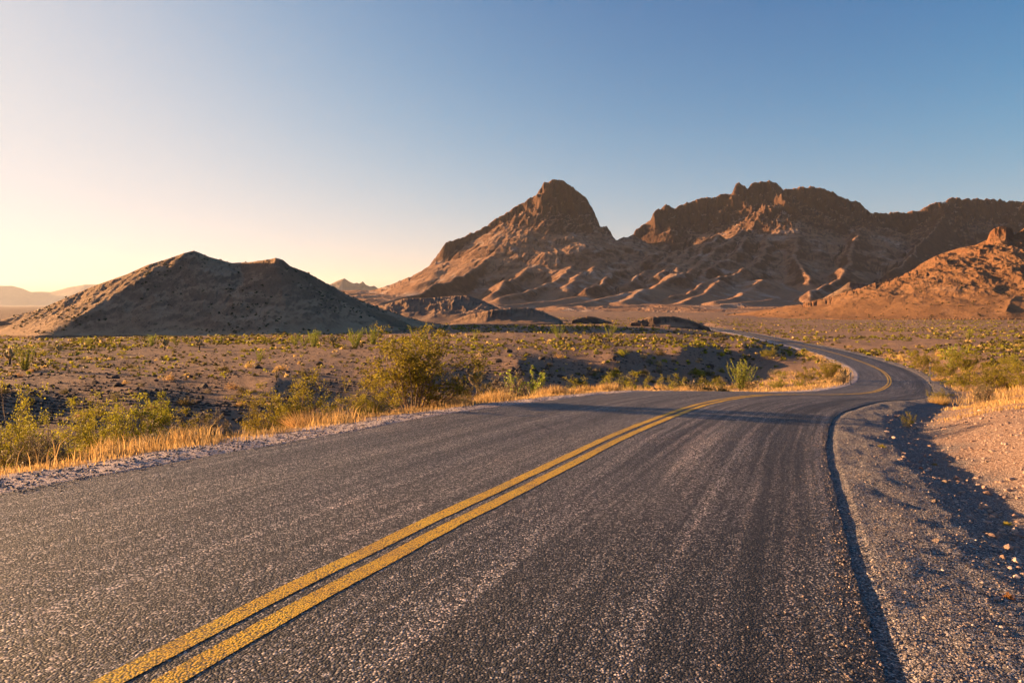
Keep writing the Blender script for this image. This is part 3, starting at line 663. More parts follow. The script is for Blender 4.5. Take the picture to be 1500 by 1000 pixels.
def single(name, me, loc, scale, label, cat, group=None, rot=None):
    o = obj(name, me); o.location = loc; o.rotation_euler = (0, 0, rng.uniform(0, 6.28) if rot is None else rot); o.scale = (scale if hasattr(scale, '__len__') else (scale,) * 3)
    return tag(o, label, cat, group)
def gz(x, y): return float(ground(np.array([x]), np.array([y]))[0])
def at(u, Y, sink=.03):
    x = (u - CU) / F * Y; _, o_, _ = ground(np.array([x]), np.array([float(Y)]), info=True)
    if o_[0] < .3: print('ON ROAD', u, Y, o_)
    return (x, Y, gz(x, Y) - sink)
def htop(u, Y, vtop): return max(.2, (HV - vtop) / F * Y - at(u, Y)[2])
def hits(us, vs, y0=5., y1=700.):
    ys = np.geomspace(y0, y1, 150); us = np.asarray(us, float); vs = np.asarray(vs, float)
    YY = np.repeat(ys[None], len(us), 0); XX = (us[:, None] - CU) / F * YY; ZZ = ground(XX, YY, detail=False); RZ = (HV - vs[:, None]) / F * YY
    k = (ZZ >= RZ).argmax(1); ok = (ZZ >= RZ).any(1)
    y = ys[k]; x = (us - CU) / F * y
    return x, y, ground(x, y), ok
# creosote: (u, depth, top row, width factor, label)
cre = [
 (605, 18.6, 482, 1.4, 'large yellow-green creosote bush standing alone beside the left road edge, tallest plant in view', 0, 'creosote bush'),
 (543, 17.6, 556, 1.2, 'low green bush crowding the left foot of the tallest creosote bush', 1, 'creosote bush'),
 (437, 16.0, 553, 1.3, 'rounded yellow-green bush in the grass left of the tallest creosote bush', 2, 'creosote bush'),
 (388, 15.2, 577, 1.2, 'dense dark green bush low in the grass beside the rounded yellow-green bush', 1, 'creosote bush'),
 (265, 13.6, 588, 1.2, 'spreading olive bush at the right end of the thick roadside bush clump', 3, 'creosote bush'),
 (205, 13.0, 566, 1.0, 'tallest leafy bush in the thick clump by the left road shoulder', 0, 'creosote bush'),
 (155, 12.4, 588, 1.2, 'dark leafy bush in front of the tallest one in the roadside clump', 2, 'creosote bush'),
 (115, 14.0, 572, .9, 'thin upright bush at the left end of the thick roadside clump', 3, 'creosote bush'),
 (2, 11.5, 556, .9, 'leafy bush cut off by the left edge of the picture', 1, 'creosote bush'),
 (20, 10.6, 612, 1.3, 'low yellow-green bush below the one cut off at the picture edge', 2, 'creosote bush'),
 (868, 40, 553, 1.4, 'low bright green bush just behind the crest of the left road edge', 1, 'creosote bush'),
 (920, 44, 541, 1.3, 'reddish-stemmed bush behind the road crest, beside the low bright green bush', 3, 'creosote bush'),
 (985, 48, 545, 1.0, 'narrow yellowish bush behind the road crest, right of the reddish-stemmed bush', 3, 'creosote bush'),
 (1038, 50, 553, 1.6, 'wide low bush at the crest of the road edge below the large ocotillo', 2, 'creosote bush'),
 (1140, 56, 553, 1.3, 'small olive bush in pale grass at the inner side of the bend, leftmost there', 1, 'creosote bush'),
 (1172, 57, 556, 1.4, 'dark green bush at the grassy inner edge of the road bend', 2, 'creosote bush'),
 (1183, 68, 538, 1.3, 'olive bush in the middle of the grassy island inside the bend', 3, 'creosote bush'),
 (1216, 70, 526, 1.2, 'largest bush at the tip of the grassy island inside the bend', 0, 'creosote bush'),
 (1128, 112, 506, 1.2, 'dark round bush on the rim left of the far road, beside a thin post', 1, 'creosote bush'),
 (1350, 88, 512, 1.3, 'dark green bush beyond the outer side of the bend, upper left of the bush group', 2, 'creosote bush'),
 (1412, 78, 511, 1.7, 'widest dark bush in the upper row of the bush group right of the bend', 0, 'creosote bush'),
 (1380, 74, 524, 1.2, 'yellow-green bush directly behind the white marker post at the bend', 1, 'creosote bush'),
 (1412, 56, 537, 1.3, 'shaded dark bush in the middle of the group right of the marker post', 2, 'creosote bush'),
 (1462, 48, 531, 1.8, 'broad olive bush right of the bend, near the picture edge', 0, 'creosote bush'),
 (1500, 44, 526, 1.3, 'tall olive bush cut off by the right edge of the picture', 2, 'creosote bush'),
 (1440, 52, 545, 1.2, 'low olive bush filling the gap left of the broad bush near the right picture edge', 3, 'creosote bush'),
 (1378, 34, 568, 1.4, 'small green bush in bright dry grass below the marker post', 1, 'creosote bush'),
 (1331, 15.6, 600, .8, 'small dark green shrub at the near edge of the dry grass on the right gravel', 3, 'creosote bush'),
 (1480, 70, 518, 1.5, 'dark bush behind the broad olive bush near the right picture edge', 1, 'creosote bush'),
]
for u, Y, vt, wf, lab, k, cat in cre:
    p = at(u, Y); h = htop(u, Y, vt) * (.85 if Y < 16 else .93 if Y < 30 else .9); s = h / 2.0; wf = wf * (.95 if Y < 16 else 1.)
    plant('creosote_bush', CRE[k], ('foliage', 'stem'), p, (s * wf, s * wf, s), lab, cat, None, rot=rng.uniform(0, 6.28))
# pale and olive roadside shrubs on the verge
for u, Y, vt, kind, lab in [(225, 11.6, 626, 0, 'grey dry shrub in the verge grass in front of the thick bush clump'), (60, 10.0, 640, 0, 'pale dry shrub near the bottom left of the verge grass'), (310, 13.6, 612, 0, 'grey twiggy shrub on the verge right of the thick bush clump'),
                             (505, 17.0, 590, 0, 'small pale shrub in orange grass left of the large creosote bush'), (655, 20.5, 574, 0, 'pale grey shrub at the right foot of the large creosote bush'), (700, 26, 566, 1, 'small olive shrub on the verge between large creosote bush and slim ocotillo'),
                             (745, 29, 560, 0, 'dry greyish shrub at the foot of the slim ocotillo'), (1100, 54, 560, 1, 'small olive shrub just behind the road crest left of the bend island'), (1234, 61, 547, 0, 'pale dry shrub on the tip of the grassy island inside the bend'),
                             (1440, 33, 563, 0, 'pale dry shrub in the bright grass at the right picture side')]:
    plant('dry_shrub', (SAGE, OLV)[kind][rng.integers(2)], ('foliage', 'stem'), at(u, Y), htop(u, Y, vt), lab, 'shrub')
# ocotillo -------------------------------------------------------------------------------------
def ocotillo_meshes(seed, n=20, spread=.42, H=2.6):
    g = np.random.default_rng(seed); st = MB(); lf = MB()
    for k in range(n):
        a = g.uniform(0, 6.28); t = spread * math.sqrt(g.uniform(.02, 1)); L = H * g.uniform(.7, 1.0)
        d = unit(np.array([math.cos(a) * t, math.sin(a) * t, 1.0]))
        p = bezier(np.array([math.cos(a) * .1, math.sin(a) * .1, -.1]), d, L, np.array([math.cos(a), math.sin(a), 0]) * g.uniform(-.06, .1), g, 9); tube(st, p, .022, .008)
        m = 130; tt = g.uniform(.12, 1, m) * 8; i0 = np.minimum(tt.astype(int), 7); q = p[i0] + (p[i0 + 1] - p[i0]) * (tt - i0)[:, None]
        leaves(lf, q + g.normal(size=(m, 3)) * .035, .055, g, 1.5)
    return lf.mesh('foliage', [M['ocotillo']], False), st.mesh('stem', [M['twig']])
OCO = [ocotillo_meshes(960, 24, .42), ocotillo_meshes(961, 18, .36), ocotillo_meshes(962, 14, .5)]
for u, Y, vt, k, lab in [
 (520, 112, 479, 0, 'bright green fan-shaped ocotillo, larger of the two standing side by side on the flat'), (547, 125, 476, 1, 'bright green ocotillo, narrower of the two standing side by side on the flat'),
 (459, 120, 480, 1, 'green ocotillo at the foot of the dark left hill, tallest of the three there'), (445, 124, 487, 2, 'short ocotillo between two others at the foot of the dark left hill'), (431, 128, 486, 2, 'pale short ocotillo, leftmost of three near the middle foot of the left hill'),
 (36, 72, 500, 1, 'slender yellow-green ocotillo on the flat near the left picture edge'), (129, 128, 490, 2, 'small wispy ocotillo at the left foot of the dark hill'), (222, 130, 488, 0, 'low spreading ocotillo below the peak of the dark left hill'), (259, 132, 490, 2, 'small bright ocotillo just right of the low spreading one below the hill peak'),
 (380, 84, 509, 2, 'small yellow-green ocotillo on the open flat below the right part of the left hill'), (697, 140, 480, 2, 'feathery ocotillo on the rim of the flat below the small dark mound'), (818, 140, 474, 2, 'loose yellow ocotillo on the rim in front of the second dark mound'),
 (765, 36, 531, 1, 'slim green ocotillo just behind the verge grass right of the large creosote bush'), (1086, 66, 524, 0, 'large green ocotillo fan on the shaded bank inside the road bend'), (1418, 150, 480, 1, 'tall pale ocotillo on the flat right of the road below the red hill'), (893, 150, 474, 2, 'small yellowish ocotillo on the rim in front of the smallest mound'),
 (612, 116, 472, 2, 'upright yellow-green ocotillo standing behind the top of the large creosote bush'), (1395, 84, 502, 2, 'green ocotillo behind the widest dark bush right of the bend')]:
    h = htop(u, Y, vt); plant('ocotillo', OCO[k], ('foliage', 'stem'), at(u, Y), (h / 2.5 * 1.12, h / 2.5 * 1.12, h / 2.5), lab, 'ocotillo')
# cholla ---------------------------------------------------------------------------------------
def cholla_meshes(seed, arms=7):
    g = np.random.default_rng(seed); fl = MB(); sp = MB(); tr = MB()
    tube(tr, bezier(np.array([0, 0, -.1]), np.array([.05, .02, 1.]), .75, g.normal(size=3) * .04, g, 6), .07, .055, 7)
    def arm(p0, d, L, r):
        t = np.linspace(0, 1, 7); p = bezier(p0, d, L, np.array([0, 0, .18]), g, 7); rad = r * np.array([.55, .9, 1, 1, .95, .75, .2])
        th = np.linspace(0, 2 * np.pi, 8, endpoint=False); tg = unit(np.gradient(p, axis=0)); a = unit(np.cross(tg, [.3, .9, .2])); b = np.cross(tg, a)
        ring = p[:, None] + rad[:, None, None] * (np.cos(th)[None, :, None] * a[:, None] + np.sin(th)[None, :, None] * b[:, None])
        i = np.arange(6)[:, None] * 8; j = np.arange(8)[None]; fl.add(ring.reshape(-1, 3), np.stack([i + j, i + (j + 1) % 8, i + 8 + (j + 1) % 8, i + 8 + j], -1).reshape(-1, 4))
        m = 420; k = g.integers(0, 7, m); an = g.uniform(0, 6.28, m); nrm = np.cos(an)[:, None] * a[k] + np.sin(an)[:, None] * b[k]
        c = p[k] + nrm * (rad[k] * g.uniform(.95, 1.25, m))[:, None] + tg[k] * g.uniform(-.5, .5, m)[:, None] * L / 6
        leaves(sp, c, .012, g, 5.0, nrm * 1.2); return p
    for k in range(arms):
        a = 2 * np.pi * k / arms + g.uniform(-.3, .3); z = g.uniform(.38, .66)
        p = arm(np.array([.05 * math.cos(a), .05 * math.sin(a), z]), unit(np.array([math.cos(a), math.sin(a), g.uniform(.3, .9)])), g.uniform(.25, .38), .075)
        if k % 2: arm(p[-2], unit(np.array([math.cos(a + .9), math.sin(a + .9), .9])), .2, .06)
    arm(np.array([.04, .01, .62]), np.array([0, 0, 1.]), .36, .08)
    return fl.mesh('arm', [M['flesh']]), sp.mesh('spines', [M['spine']], False), tr.mesh('trunk', [M['trunk']])
CHO = [cholla_meshes(970), cholla_meshes(971, 5)]
for u, Y, vt, k, lab in [(405, 60, 546, 1, 'reddish backlit cholla cactus on the shaded bank above the rounded roadside bush'), (700, 60, 541, 0, 'cream spiny cholla cactus on the shaded bank right of the large creosote bush'), (241, 116, 497, 0, 'pale cholla cactus at the hill foot beside the low spreading ocotillo'),
                       (292, 116, 496, 1, 'pale cholla cactus at the hill foot, right of the small bright ocotillo'), (86, 104, 505, 0, 'small pale cholla on the flat near the left foot of the hill'), (14, 82, 511, 1, 'dark trunked cholla on the flat near the left picture edge'), (488, 120, 492, 0, 'tiny pale cholla at the hill foot left of the fan-shaped ocotillo'),
                       (1238, 66, 541, 1, 'tiny cholla at the tip of the grassy island by the bend')]:
    h = htop(u, Y, vt); plant('cholla_cactus', CHO[k], ('arm', 'spines', 'trunk'), at(u, Y), h / .98, lab, 'cactus')
# small shrubs scattered over the flats -----------------------------------------------------------
def tuft_mesh(seed, mat, n=420, leaf=.05, flat=.75):
    g = np.random.default_rng(seed); mb = MB(); d = unit(g.normal(size=(n, 3))); d[:, 2] = np.abs(d[:, 2]); r = g.uniform(.25, 1, n) ** .6
    lob = 1 + .35 * np.sin(3 * np.arctan2(d[:, 1], d[:, 0]) + seed)
    c = d * (r * lob)[:, None] * np.array([.62, .62, flat]) ; leaves(mb, c, leaf * 1.3, g, 3.2, d * 1.0 + np.array([0, 0, .5]))
    me = mb.mesh('desert_shrub', [M[mat]], False); return me
TUFT = {m: [tuft_mesh(980 + 10 * i + k, m, 420, .045) for k in range(3)] for i, m in enumerate(['olive', 'sage', 'straw', 'creosote'])}
def scatter(n, ur, vr, kinds, sr, group, labels, y0=30):
    us = rng.uniform(*ur, n); vs = rng.uniform(*vr, n); x, y, z, ok = hits(us, vs, y0)
    for k in range(n):
        if not ok[k]: continue
        _, off, _ = ground(np.array([x[k]]), np.array([y[k]]), info=True)
        if off[0] < .8: continue
        m = kinds[rng.integers(len(kinds))]; s = rng.uniform(*sr)
        single('desert_shrub', TUFT[m][rng.integers(3)], (x[k], y[k], z[k] - .04), (s * rng.uniform(.9, 1.4), s * rng.uniform(.9, 1.4), s * rng.uniform(.75, 1.05)), labels, 'shrub', group)
scatter(95, (-30, 1080), (522, 615), ['olive', 'olive', 'sage', 'straw'], (.35, .85), 'small shrubs on the shaded left bank', 'small dry olive-brown shrub on the rocky bank left of the near road', 34)
scatter(36, (840, 1150), (546, 573), ['creosote', 'olive', 'creosote', 'sage'], (.5, 1.1), 'shrubs behind the road crest', 'small green shrub in the wash just behind the road crest', 40)
scatter(80, (-30, 1040), (482, 522), ['olive', 'creosote', 'creosote', 'sage'], (.4, 1.0), 'small shrubs on the sunlit left flat', 'small yellow-olive shrub on the sunlit sandy flat in front of the left hill', 60)
scatter(75, (1180, 1510), (472, 512), ['olive', 'creosote', 'sage', 'straw'], (.4, 1.0), 'small shrubs on the flat right of the far road', 'small shrub on the orange flat between far road and red hill', 90)
scatter(60, (1290, 1510), (508, 575), ['olive', 'straw', 'creosote', 'creosote'], (.4, 1.1), 'small shrubs right of the bend', 'small dry shrub among the bushes on the outer side of the road bend', 24)
# dark rocks ---------------------------------------------------------------------------------------
def ico(sub=2):
    import bmesh
    bm = bmesh.new(); bmesh.ops.create_icosphere(bm, subdivisions=sub, radius=1); V = np.array([v.co[:] for v in bm.verts]); T = np.array([[v.index for v in f.verts] for f in bm.faces]); bm.free(); return V, T
IV, IT = ico(3); IV1, IT1 = ico(1)
def rock_mesh(seed, mat):
    g = np.random.default_rng(seed); V = IV.copy()
    for k in range(11):
        n = unit(g.normal(size=3)); d = g.uniform(.45, .85); h = V @ n; V = V - np.maximum(h - d, 0)[:, None] * n
    V = V * np.array([1, g.uniform(.6, .9), g.uniform(.5, .8)]); V += .05 * np.stack([perlin(V[:, 0] * 4 + seed, V[:, 1] * 4 + V[:, 2] * 3, k) for k in range(3)], 1)
    return mesh_np('rock', V, [IT], [mat], smooth=False)
RK = [rock_mesh(40 + k, M['basalt']) for k in range(6)]; PK = [rock_mesh(60 + k, M['palerock']) for k in range(4)]
def rocks(n, ur, vr, protos, sr, group, label, y0=30, name='rock', power=2.0):
    us = rng.uniform(*ur, n); vs = rng.uniform(*vr, n); x, y, z, ok = hits(us, vs, y0)
    for k in range(n):
        if not ok[k]: continue
        _, off, _ = ground(np.array([x[k]]), np.array([y[k]]), info=True)
        if off[0] < .6: continue
        s = sr[0] + (sr[1] - sr[0]) * rng.uniform() ** power
        o = single(name, protos[rng.integers(len(protos))], (x[k], y[k], z[k] + s * .12), s, label, 'rock', group); o.rotation_euler = (rng.uniform(-.4, .4), rng.uniform(-.4, .4), rng.uniform(0, 6.28))
rocks(150, (-20, 700), (535, 620), RK, (.14, .5), 'dark rocks on the shaded left bank', 'dark volcanic rock lying on the shaded sandy bank left of the near road', 34)
rocks(100, (640, 1090), (508, 572), RK, (.2, .62), 'dark rocks on the bank behind the road crest', 'dark volcanic rock on the shaded bank behind the road crest', 45)
rocks(16, (1010, 1130), (498, 516), PK, (.2, .5), 'pale rocks on the rim by the far road', 'pale rock on the rim of the bank beside the far road', 70)
rocks(18, (1300, 1350), (520, 545), PK, (.12, .35), 'pale stones along the outer edge of the bend', 'pale stone along the outer edge of the road bend', 40)
rocks(22, (1330, 1500), (610, 800), PK, (.02, .06), 'loose stones on the right gravel', 'small loose stone on the gravel mound right of the road', 3, 'stone')
# broken pieces of asphalt at the left edge
for u, Y, s, lab in [(690, 21.0, .42, 'dark broken slab of asphalt lying on the pale left shoulder, larger piece'), (582, 17.6, .30, 'dark broken asphalt piece on the left shoulder below the large creosote bush')]:
    V = IV * np.array([1, .55, .16]); V = np.sign(V) * np.abs(V) ** .8; V[:, 2] += .05 * perlin(V[:, 0] * 3, V[:, 1] * 3, 4); x, y, z = at(u, Y)
    t_ = single('asphalt_slab', mesh_np('asphalt_slab', V, [IT], [M['basalt']], smooth=False), (x, y, z + .07), s, lab, 'asphalt slab', rot=1.0)
# little weeds on the shoulder
WEED = tuft_mesh(1200, 'weed', 260, .05, .4); OWEED = tuft_mesh(1201, 'orange', 260, .05, .5)
for u, v, me, s, lab in [(1292, 660, WEED, .10, 'flat yellow-green weed on the grey shoulder, nearest to the bend'), (1476, 775, WEED, .075, 'small bright yellow-green weed on the gravel near the right picture edge'), (1477, 889, OWEED, .06, 'small rusty orange weed on the grey gravel at lower right'),
                       (1369, 684, WEED, .07, 'yellowish weed at the shadow edge on the right gravel, right one of two'), (1349, 690, OWEED, .05, 'brownish weed at the shadow edge on the right gravel, left one of two'), (1254, 596, WEED, .15, 'tiny yellow weed beside the asphalt edge where the road turns')]:
    x, y, z, ok = hits([u], [v], 2.5); single('weed', me, (x[0], y[0], z[0]), s, lab, 'weed')
# road marker posts
t = NT('post_white'); t.bsdf(t.mix(t.noise(t.pos(), 6), (.62, .56, .48), (.45, .38, .31)), .6); M['post'] = t.m
t = NT('post_reflector'); t.bsdf((.75, .55, .12), .3, spec=.6); M['refl'] = t.m
t = NT('post_base'); t.bsdf((.12, .10, .09), .9); M['pbase'] = t.m
def boxm(name, sx, sy, z0, z1, mat, y=0, taper=1.0):
    V = [(x * sx * (taper if z == z1 else 1), yy * sy + y, z) for z in (z0, z1) for yy in (-.5, .5) for x in (-.5, .5)]
    me = mesh_np(name, np.array(V), [np.array([(0, 2, 3, 1), (4, 5, 7, 6), (0, 1, 5, 4), (2, 6, 7, 3), (0, 4, 6, 2), (1, 3, 7, 5)])], [mat], smooth=False); return me
def post_meshes():
    th = np.linspace(-1.1, 1.1, 9); prof = np.stack([.06 * np.sin(th), -.03 * np.cos(th)], 1); inner = prof * .82; loop = np.vstack([prof, inner[::-1]]); n = len(loop)
    zs = [-.2, .6, 1.12, 1.2]; sc = [1, 1, 1, .55]
    V = np.array([(x * s, y * s, z) for z, s in zip(zs, sc) for x, y in loop]); i = np.arange(3)[:, None] * n; j = np.arange(n)[None]; j2 = (j + 1) % n
    Q = np.stack([i + j, i + j2, i + n + j2, i + n + j], -1).reshape(-1, 4)
    top = np.array([(3 * n + k, 3 * n + k + 1, 3 * n + n - 2 - k, 3 * n + n - 1 - k) for k in range(8)])
    return (mesh_np('shaft', V, [np.vstack([Q, top])], [M['post']], smooth=False), boxm('reflector', .07, .012, .98, 1.1, M['refl'], -.042), boxm('base', .16, .1, -.1, .06, M['pbase'], 0, .8))
POST = post_meshes()
for u, Y, vt, lab in [(1362, 66, 531, 'white marker post on the outer side of the road bend'), (1134, 118, 488, 'thin marker post beside the far stretch of road on its left'), (1246, 62.5, 541, 'short marker post at the grassy tip inside the bend')]:
    p = at(u, Y, 0); h = htop(u, Y, vt); plant('marker_post', POST, ('shaft', 'reflector', 'base'), p, (1.15, 1.15, h / 1.2), lab, 'marker post', rot=.3)
# ------------------------------------------------------------------ stuff: grass, gravel, far scrub
def road_pts(i, off, right):
    s = np.where(right, WR[i] + off, -(WL[i] + off)); x = CL[i, 0] + NR[i, 0] * s; y = CL[i, 1] + NR[i, 1] * s; return x, y
def blades(x, y, z, h, wd, g, mat, name):
    n = len(x); a = g.uniform(0, 6.28, n); ln = g.uniform(.05, .55, n); b = g.uniform(0, 6.28, n)
    base = np.stack([x, y, z], 1); side = np.stack([np.cos(a), np.sin(a), 0 * a], 1) * wd[:, None] * .5; lean = np.stack([np.cos(b), np.sin(b), 0 * b], 1) * (h * ln)[:, None]
    mid = base + lean * .35 + np.array([0, 0, 1]) * (h * .6)[:, None]; tip = base + lean + np.array([0, 0, 1]) * (h * (1 - .25 * ln))[:, None]
    V = np.stack([base - side, base + side, mid + side * .7, mid - side * .7, tip], 1).reshape(-1, 3); k = np.arange(n)[:, None] * 5
    return mesh_np(name, V, [k + np.array([[0, 1, 2, 3]]), k + np.array([[3, 2, 4]])], [mat], smooth=False)
def grass_pts(n, yr, offr, right, g, thr=0., lam=1.1, hh=(.18, .5)):
    ii = np.where((CL[:, 1] > yr[0]) & (CL[:, 1] < yr[1]))[0]; i = g.choice(ii, n); off = offr[0] + (offr[1] - offr[0]) * g.beta(1.6, 1.8, n)
    x, y = road_pts(i, off, right); x += g.normal(0, .15, n); y += g.normal(0, .15, n)
    m = fbm(x, y, lam, 3, 733); keep = m > thr + g.uniform(-.25, .25, n); x, y, m = x[keep], y[keep], m[keep]
    _, o2, _ = ground(x, y, info=True); k2 = o2 > offr[0] * .85; x, y, m = x[k2], y[k2], m[k2]
    return x, y, ground(x, y), (hh[0] + (hh[1] - hh[0]) * np.clip(m * 1.2 + .35, 0, 1)) * g.uniform(.5, 1.15, len(x))
g = np.random.default_rng(55); parts = [grass_pts(60000, (3, 34), (1.3, 4.4), False, g, .16, 2.0, (.08, .42)), grass_pts(40000, (3, 34), (.75, 4.6), False, g, -.2, .7, (.04, .13)), grass_pts(14000, (34, 130), (.5, 3.5), False, g, .05, 2.2, (.1, .35)), grass_pts(24000, (19, 34), (1.9, 9), True, g, .02, 1.2, (.03, .13)), grass_pts(9000, (34, 120), (1.2, 6), True, g, .12, 3, (.1, .4)), grass_pts(9000, (45, 90), (.4, 14), False, g, .05, 3, (.1, .38))]
gx, gy, gz_, gh = [np.concatenate([p[k] for p in parts]) for k in range(4)]
tag(obj('dry_grass', blades(gx, gy, gz_, gh, .007 + .00035 * np.hypot(gx, gy), g, M['straw'], 'dry_grass')), 'dry golden grass growing along the road edges', 'grass', kind='stuff')
# a few round clumps that stand out
def clump(seed, n=900, h=.5):
    g = np.random.default_rng(seed); a = g.uniform(0, 6.28, n); r = .3 * np.sqrt(g.uniform(0, 1, n)); x = r * np.cos(a); y = r * np.sin(a)
    hh = h * g.uniform(.5, 1, n); le = unit(np.stack([x, y, np.full(n, .32)], 1) + g.normal(size=(n, 3)) * .07); base = np.stack([x, y, 0 * x - .03], 1); tip = base + le * hh[:, None]; sd = unit(np.cross(le, g.normal(size=(n, 3)))) * .006
    k = np.arange(n)[:, None] * 3; return mesh_np('grass_clump', np.stack([base - sd, base + sd, tip], 1).reshape(-1, 3), [k + np.array([[0, 1, 2]])], [M['straw']], smooth=False)
CLP = [clump(5), clump(6)]
for u, Y, vt, wf, lab in [(808, 30, 562, 1.6, 'bright rounded clump of dry grass at the left road edge near the crest'), (455, 14.6, 592, 1.2, 'tall golden grass clump on the verge beside the rounded bush'), (880, 37, 566, 1.5, 'golden grass clump at the road crest right of the bright rounded one'), (1376, 31, 575, .9, 'golden grass clump beside the small green bush below the marker post'), (1373, 70, 549, .9, 'dry grass clump beside the marker post base')]:
    p = at(u, Y); h = htop(u, Y, vt); single('grass_clump', CLP[rng.integers(2)], p, (h / .5 * wf, h / .5 * wf, h / .48), lab, 'grass clump')
def pebble_mesh(x, y, z, s, g, mat, name):
    n = len(x); m = len(IV1); V = IV1[None] * (1 + g.uniform(-.28, .28, (n, m, 1))) * (s[:, None, None] * g.uniform(.6, 1.25, (n, 1, 3)) * np.array([1, 1, .62]))
    a = g.uniform(0, 6.28, n); ca, sa = np.cos(a)[:, None], np.sin(a)[:, None]; V = np.stack([V[..., 0] * ca - V[..., 1] * sa, V[..., 0] * sa + V[..., 1] * ca, V[..., 2]], -1)
    V += np.stack([x, y, z + s * .15], 1)[:, None]; Tt = (np.arange(n)[:, None, None] * m + IT1[None]).reshape(-1, 3)
    return mesh_np(name, V.reshape(-1, 3), [Tt], [mat], smooth=False)
def peb(n, yr, offr, right, sr, g, p=2.5):
    ii = np.where((CL[:, 1] > yr[0]) & (CL[:, 1] < yr[1]))[0]; i = g.choice(ii, n, p=(w_ := 1 / np.maximum(2, CL[ii, 1]) ** 1.1) / w_.sum()); off = g.uniform(*offr, n); x, y = road_pts(i, off, right); x += g.normal(0, .1, n); y += g.normal(0, .1, n)
    return x, y, ground(x, y), sr[0] + (sr[1] - sr[0]) * g.uniform(0, 1, n) ** p
pm = [peb(15000, (1.5, 22), (1.1, 8.5), True, (.006, .045), g, 3.2)]
x, y, z, s = [np.concatenate([q[k] for q in pm]) for k in range(4)]
tag(obj('gravel', pebble_mesh(x, y, z, s, g, M['pebble'], 'gravel')), 'pinkish gravel stones covering the mound right of the road', 'gravel', kind='stuff')
pm = [peb(14000, (.8, 16), (.03, 1.6), True, (.004, .013), g, 2.5), peb(9000, (2, 24), (.05, 1.0), False, (.005, .022), g, 2.5)]
def spill(n, yr, right, sr, g):
    ii = np.where((CL[:, 1] > yr[0]) & (CL[:, 1] < yr[1]))[0]; i = g.choice(ii, n, p=(w_ := 1 / np.maximum(2, CL[ii, 1]) ** 1.1) / w_.sum()); o = -np.abs(g.normal(0, .16, n)) * (1 + fbm(CL[i, 0], CL[i, 1], .9, 2, 5)); x, y = road_pts(i, o, right); j = g.uniform(-.2, .2, n); x += D[i, 0] * j; y += D[i, 1] * j
    return x, y, road_z(np.where(right, WR[i] + o, -(WL[i] + o)), i) + j * (np.gradient(CL[:, 2]) / np.gradient(SL))[i] + .001, sr[0] + (sr[1] - sr[0]) * g.uniform(0, 1, n) ** 3
pm += [spill(4200, (.8, 16), True, (.003, .011), g), spill(3000, (2, 22), False, (.004, .013), g)]
x, y, z, s = [np.concatenate([q[k] for q in pm]) for k in range(4)]
tag(obj('gravel', pebble_mesh(x, y, z, s, g, M['chip'], 'gravel')), 'grey stone chips strewn along both road shoulders', 'gravel', kind='stuff')
n = 18000; us = g.uniform(-60, 1120, n); x, y, z, ok = hits(us, 490 + 135 * g.uniform(0, 1, n) ** .8, 30, 400); kp = ok & (fbm(x, y, 6, 3, 77) > g.uniform(-.4, .3, n)); x, y, z = x[kp], y[kp], z[kp]; _, o_, _ = ground(x, y, info=True); kp = o_ > 1.5; x, y, z = x[kp], y[kp], z[kp]
tag(obj('rubble', pebble_mesh(x, y, z, .04 + .16 * g.uniform(0, 1, len(x)) ** 2.5, g, M['basalt'], 'rubble')), 'small dark stones strewn over the left bank and flat', 'rubble', kind='stuff')
# distant scrub: thousands of tiny plants
def far_scrub(x, y, z, s, mat, name, g, nl=9):
    n = len(x); d = unit(g.normal(size=(n, nl, 3))); d[..., 2] = np.abs(d[..., 2]); c = np.stack([x, y, z], 1)[:, None] + d * s[:, None, None] * np.array([.55, .55, .5]) * g.uniform(.3, 1, (n, nl, 1))
    mb = MB(); c = c.reshape(-1, 3); ss = np.repeat(s, nl); a = unit(g.normal(size=(n * nl, 3)) + np.array([0, 0, .5])); b = unit(np.cross(a, g.normal(size=(n * nl, 3)))); q = (ss * .5)[:, None]
    mb.add(np.stack([c - a * q * .7, c + b * q * .45, c + a * q * .7, c - b * q * .45], 1).reshape(-1, 3), np.arange(n * nl * 4).reshape(-1, 4)); return mb.mesh(name, [mat], False)
n = 21000; us = g.uniform(-60, 1560, n); Y = 62 * np.exp(g.uniform(0, 1, n) ** .7 * 2.25); x = (us - CU) / F * Y; keep = fbm(x, Y, 45, 3, 88) > g.uniform(-.5, .35, n); x, Y = x[keep], Y[keep]; z, off, _ = ground(x, Y, info=True); k = off > 1.0
x, Y, z = x[k], Y[k], z[k]; rnd_ = g.uniform(size=len(x)); half = rnd_ < .42; gold = rnd_ > .93
for sel, mat, lab in [(half, 'creosote', 'yellow-green scrub dotting the far desert flat'), (~half & ~gold, 'olive', 'brown-olive scrub dotting the far desert flat'), (gold, 'straw', 'golden dry tufts dotting the far desert flat')]:
    tag(obj('scrub', far_scrub(x[sel], Y[sel], z[sel], (.3 + .7 * g.uniform(0, 1, sel.sum())) * np.clip(Y[sel] / 130, .55, 1.1), M[mat], 'scrub', g)), lab, 'scrub', kind='stuff')
M['darkscrub'] = leaf_mat('dark_scrub', (.075, .065, .025), (.05, .045, .02), .2)
HX, HY, HZ, HB = red_data; ok = np.argwhere((HZ - HB > .8) & (HX / HY < .85)); ok = ok[g.choice(len(ok), 2600)]
x, y, z = (A_[ok[:, 0], ok[:, 1]] for A_ in (HX, HY, HZ)); keep = fbm(x, y, 30, 3, 94) > g.uniform(-.5, .3, len(x)); x, y, z = x[keep], y[keep], z[keep]
tag(obj('scrub', far_scrub(x, y, z, .5 + 1.6 * g.uniform(0, 1, len(x)) ** 2, M['darkscrub'], 'scrub', g)), 'sparse dark scrub dotting the slopes of the red hill', 'scrub', kind='stuff')
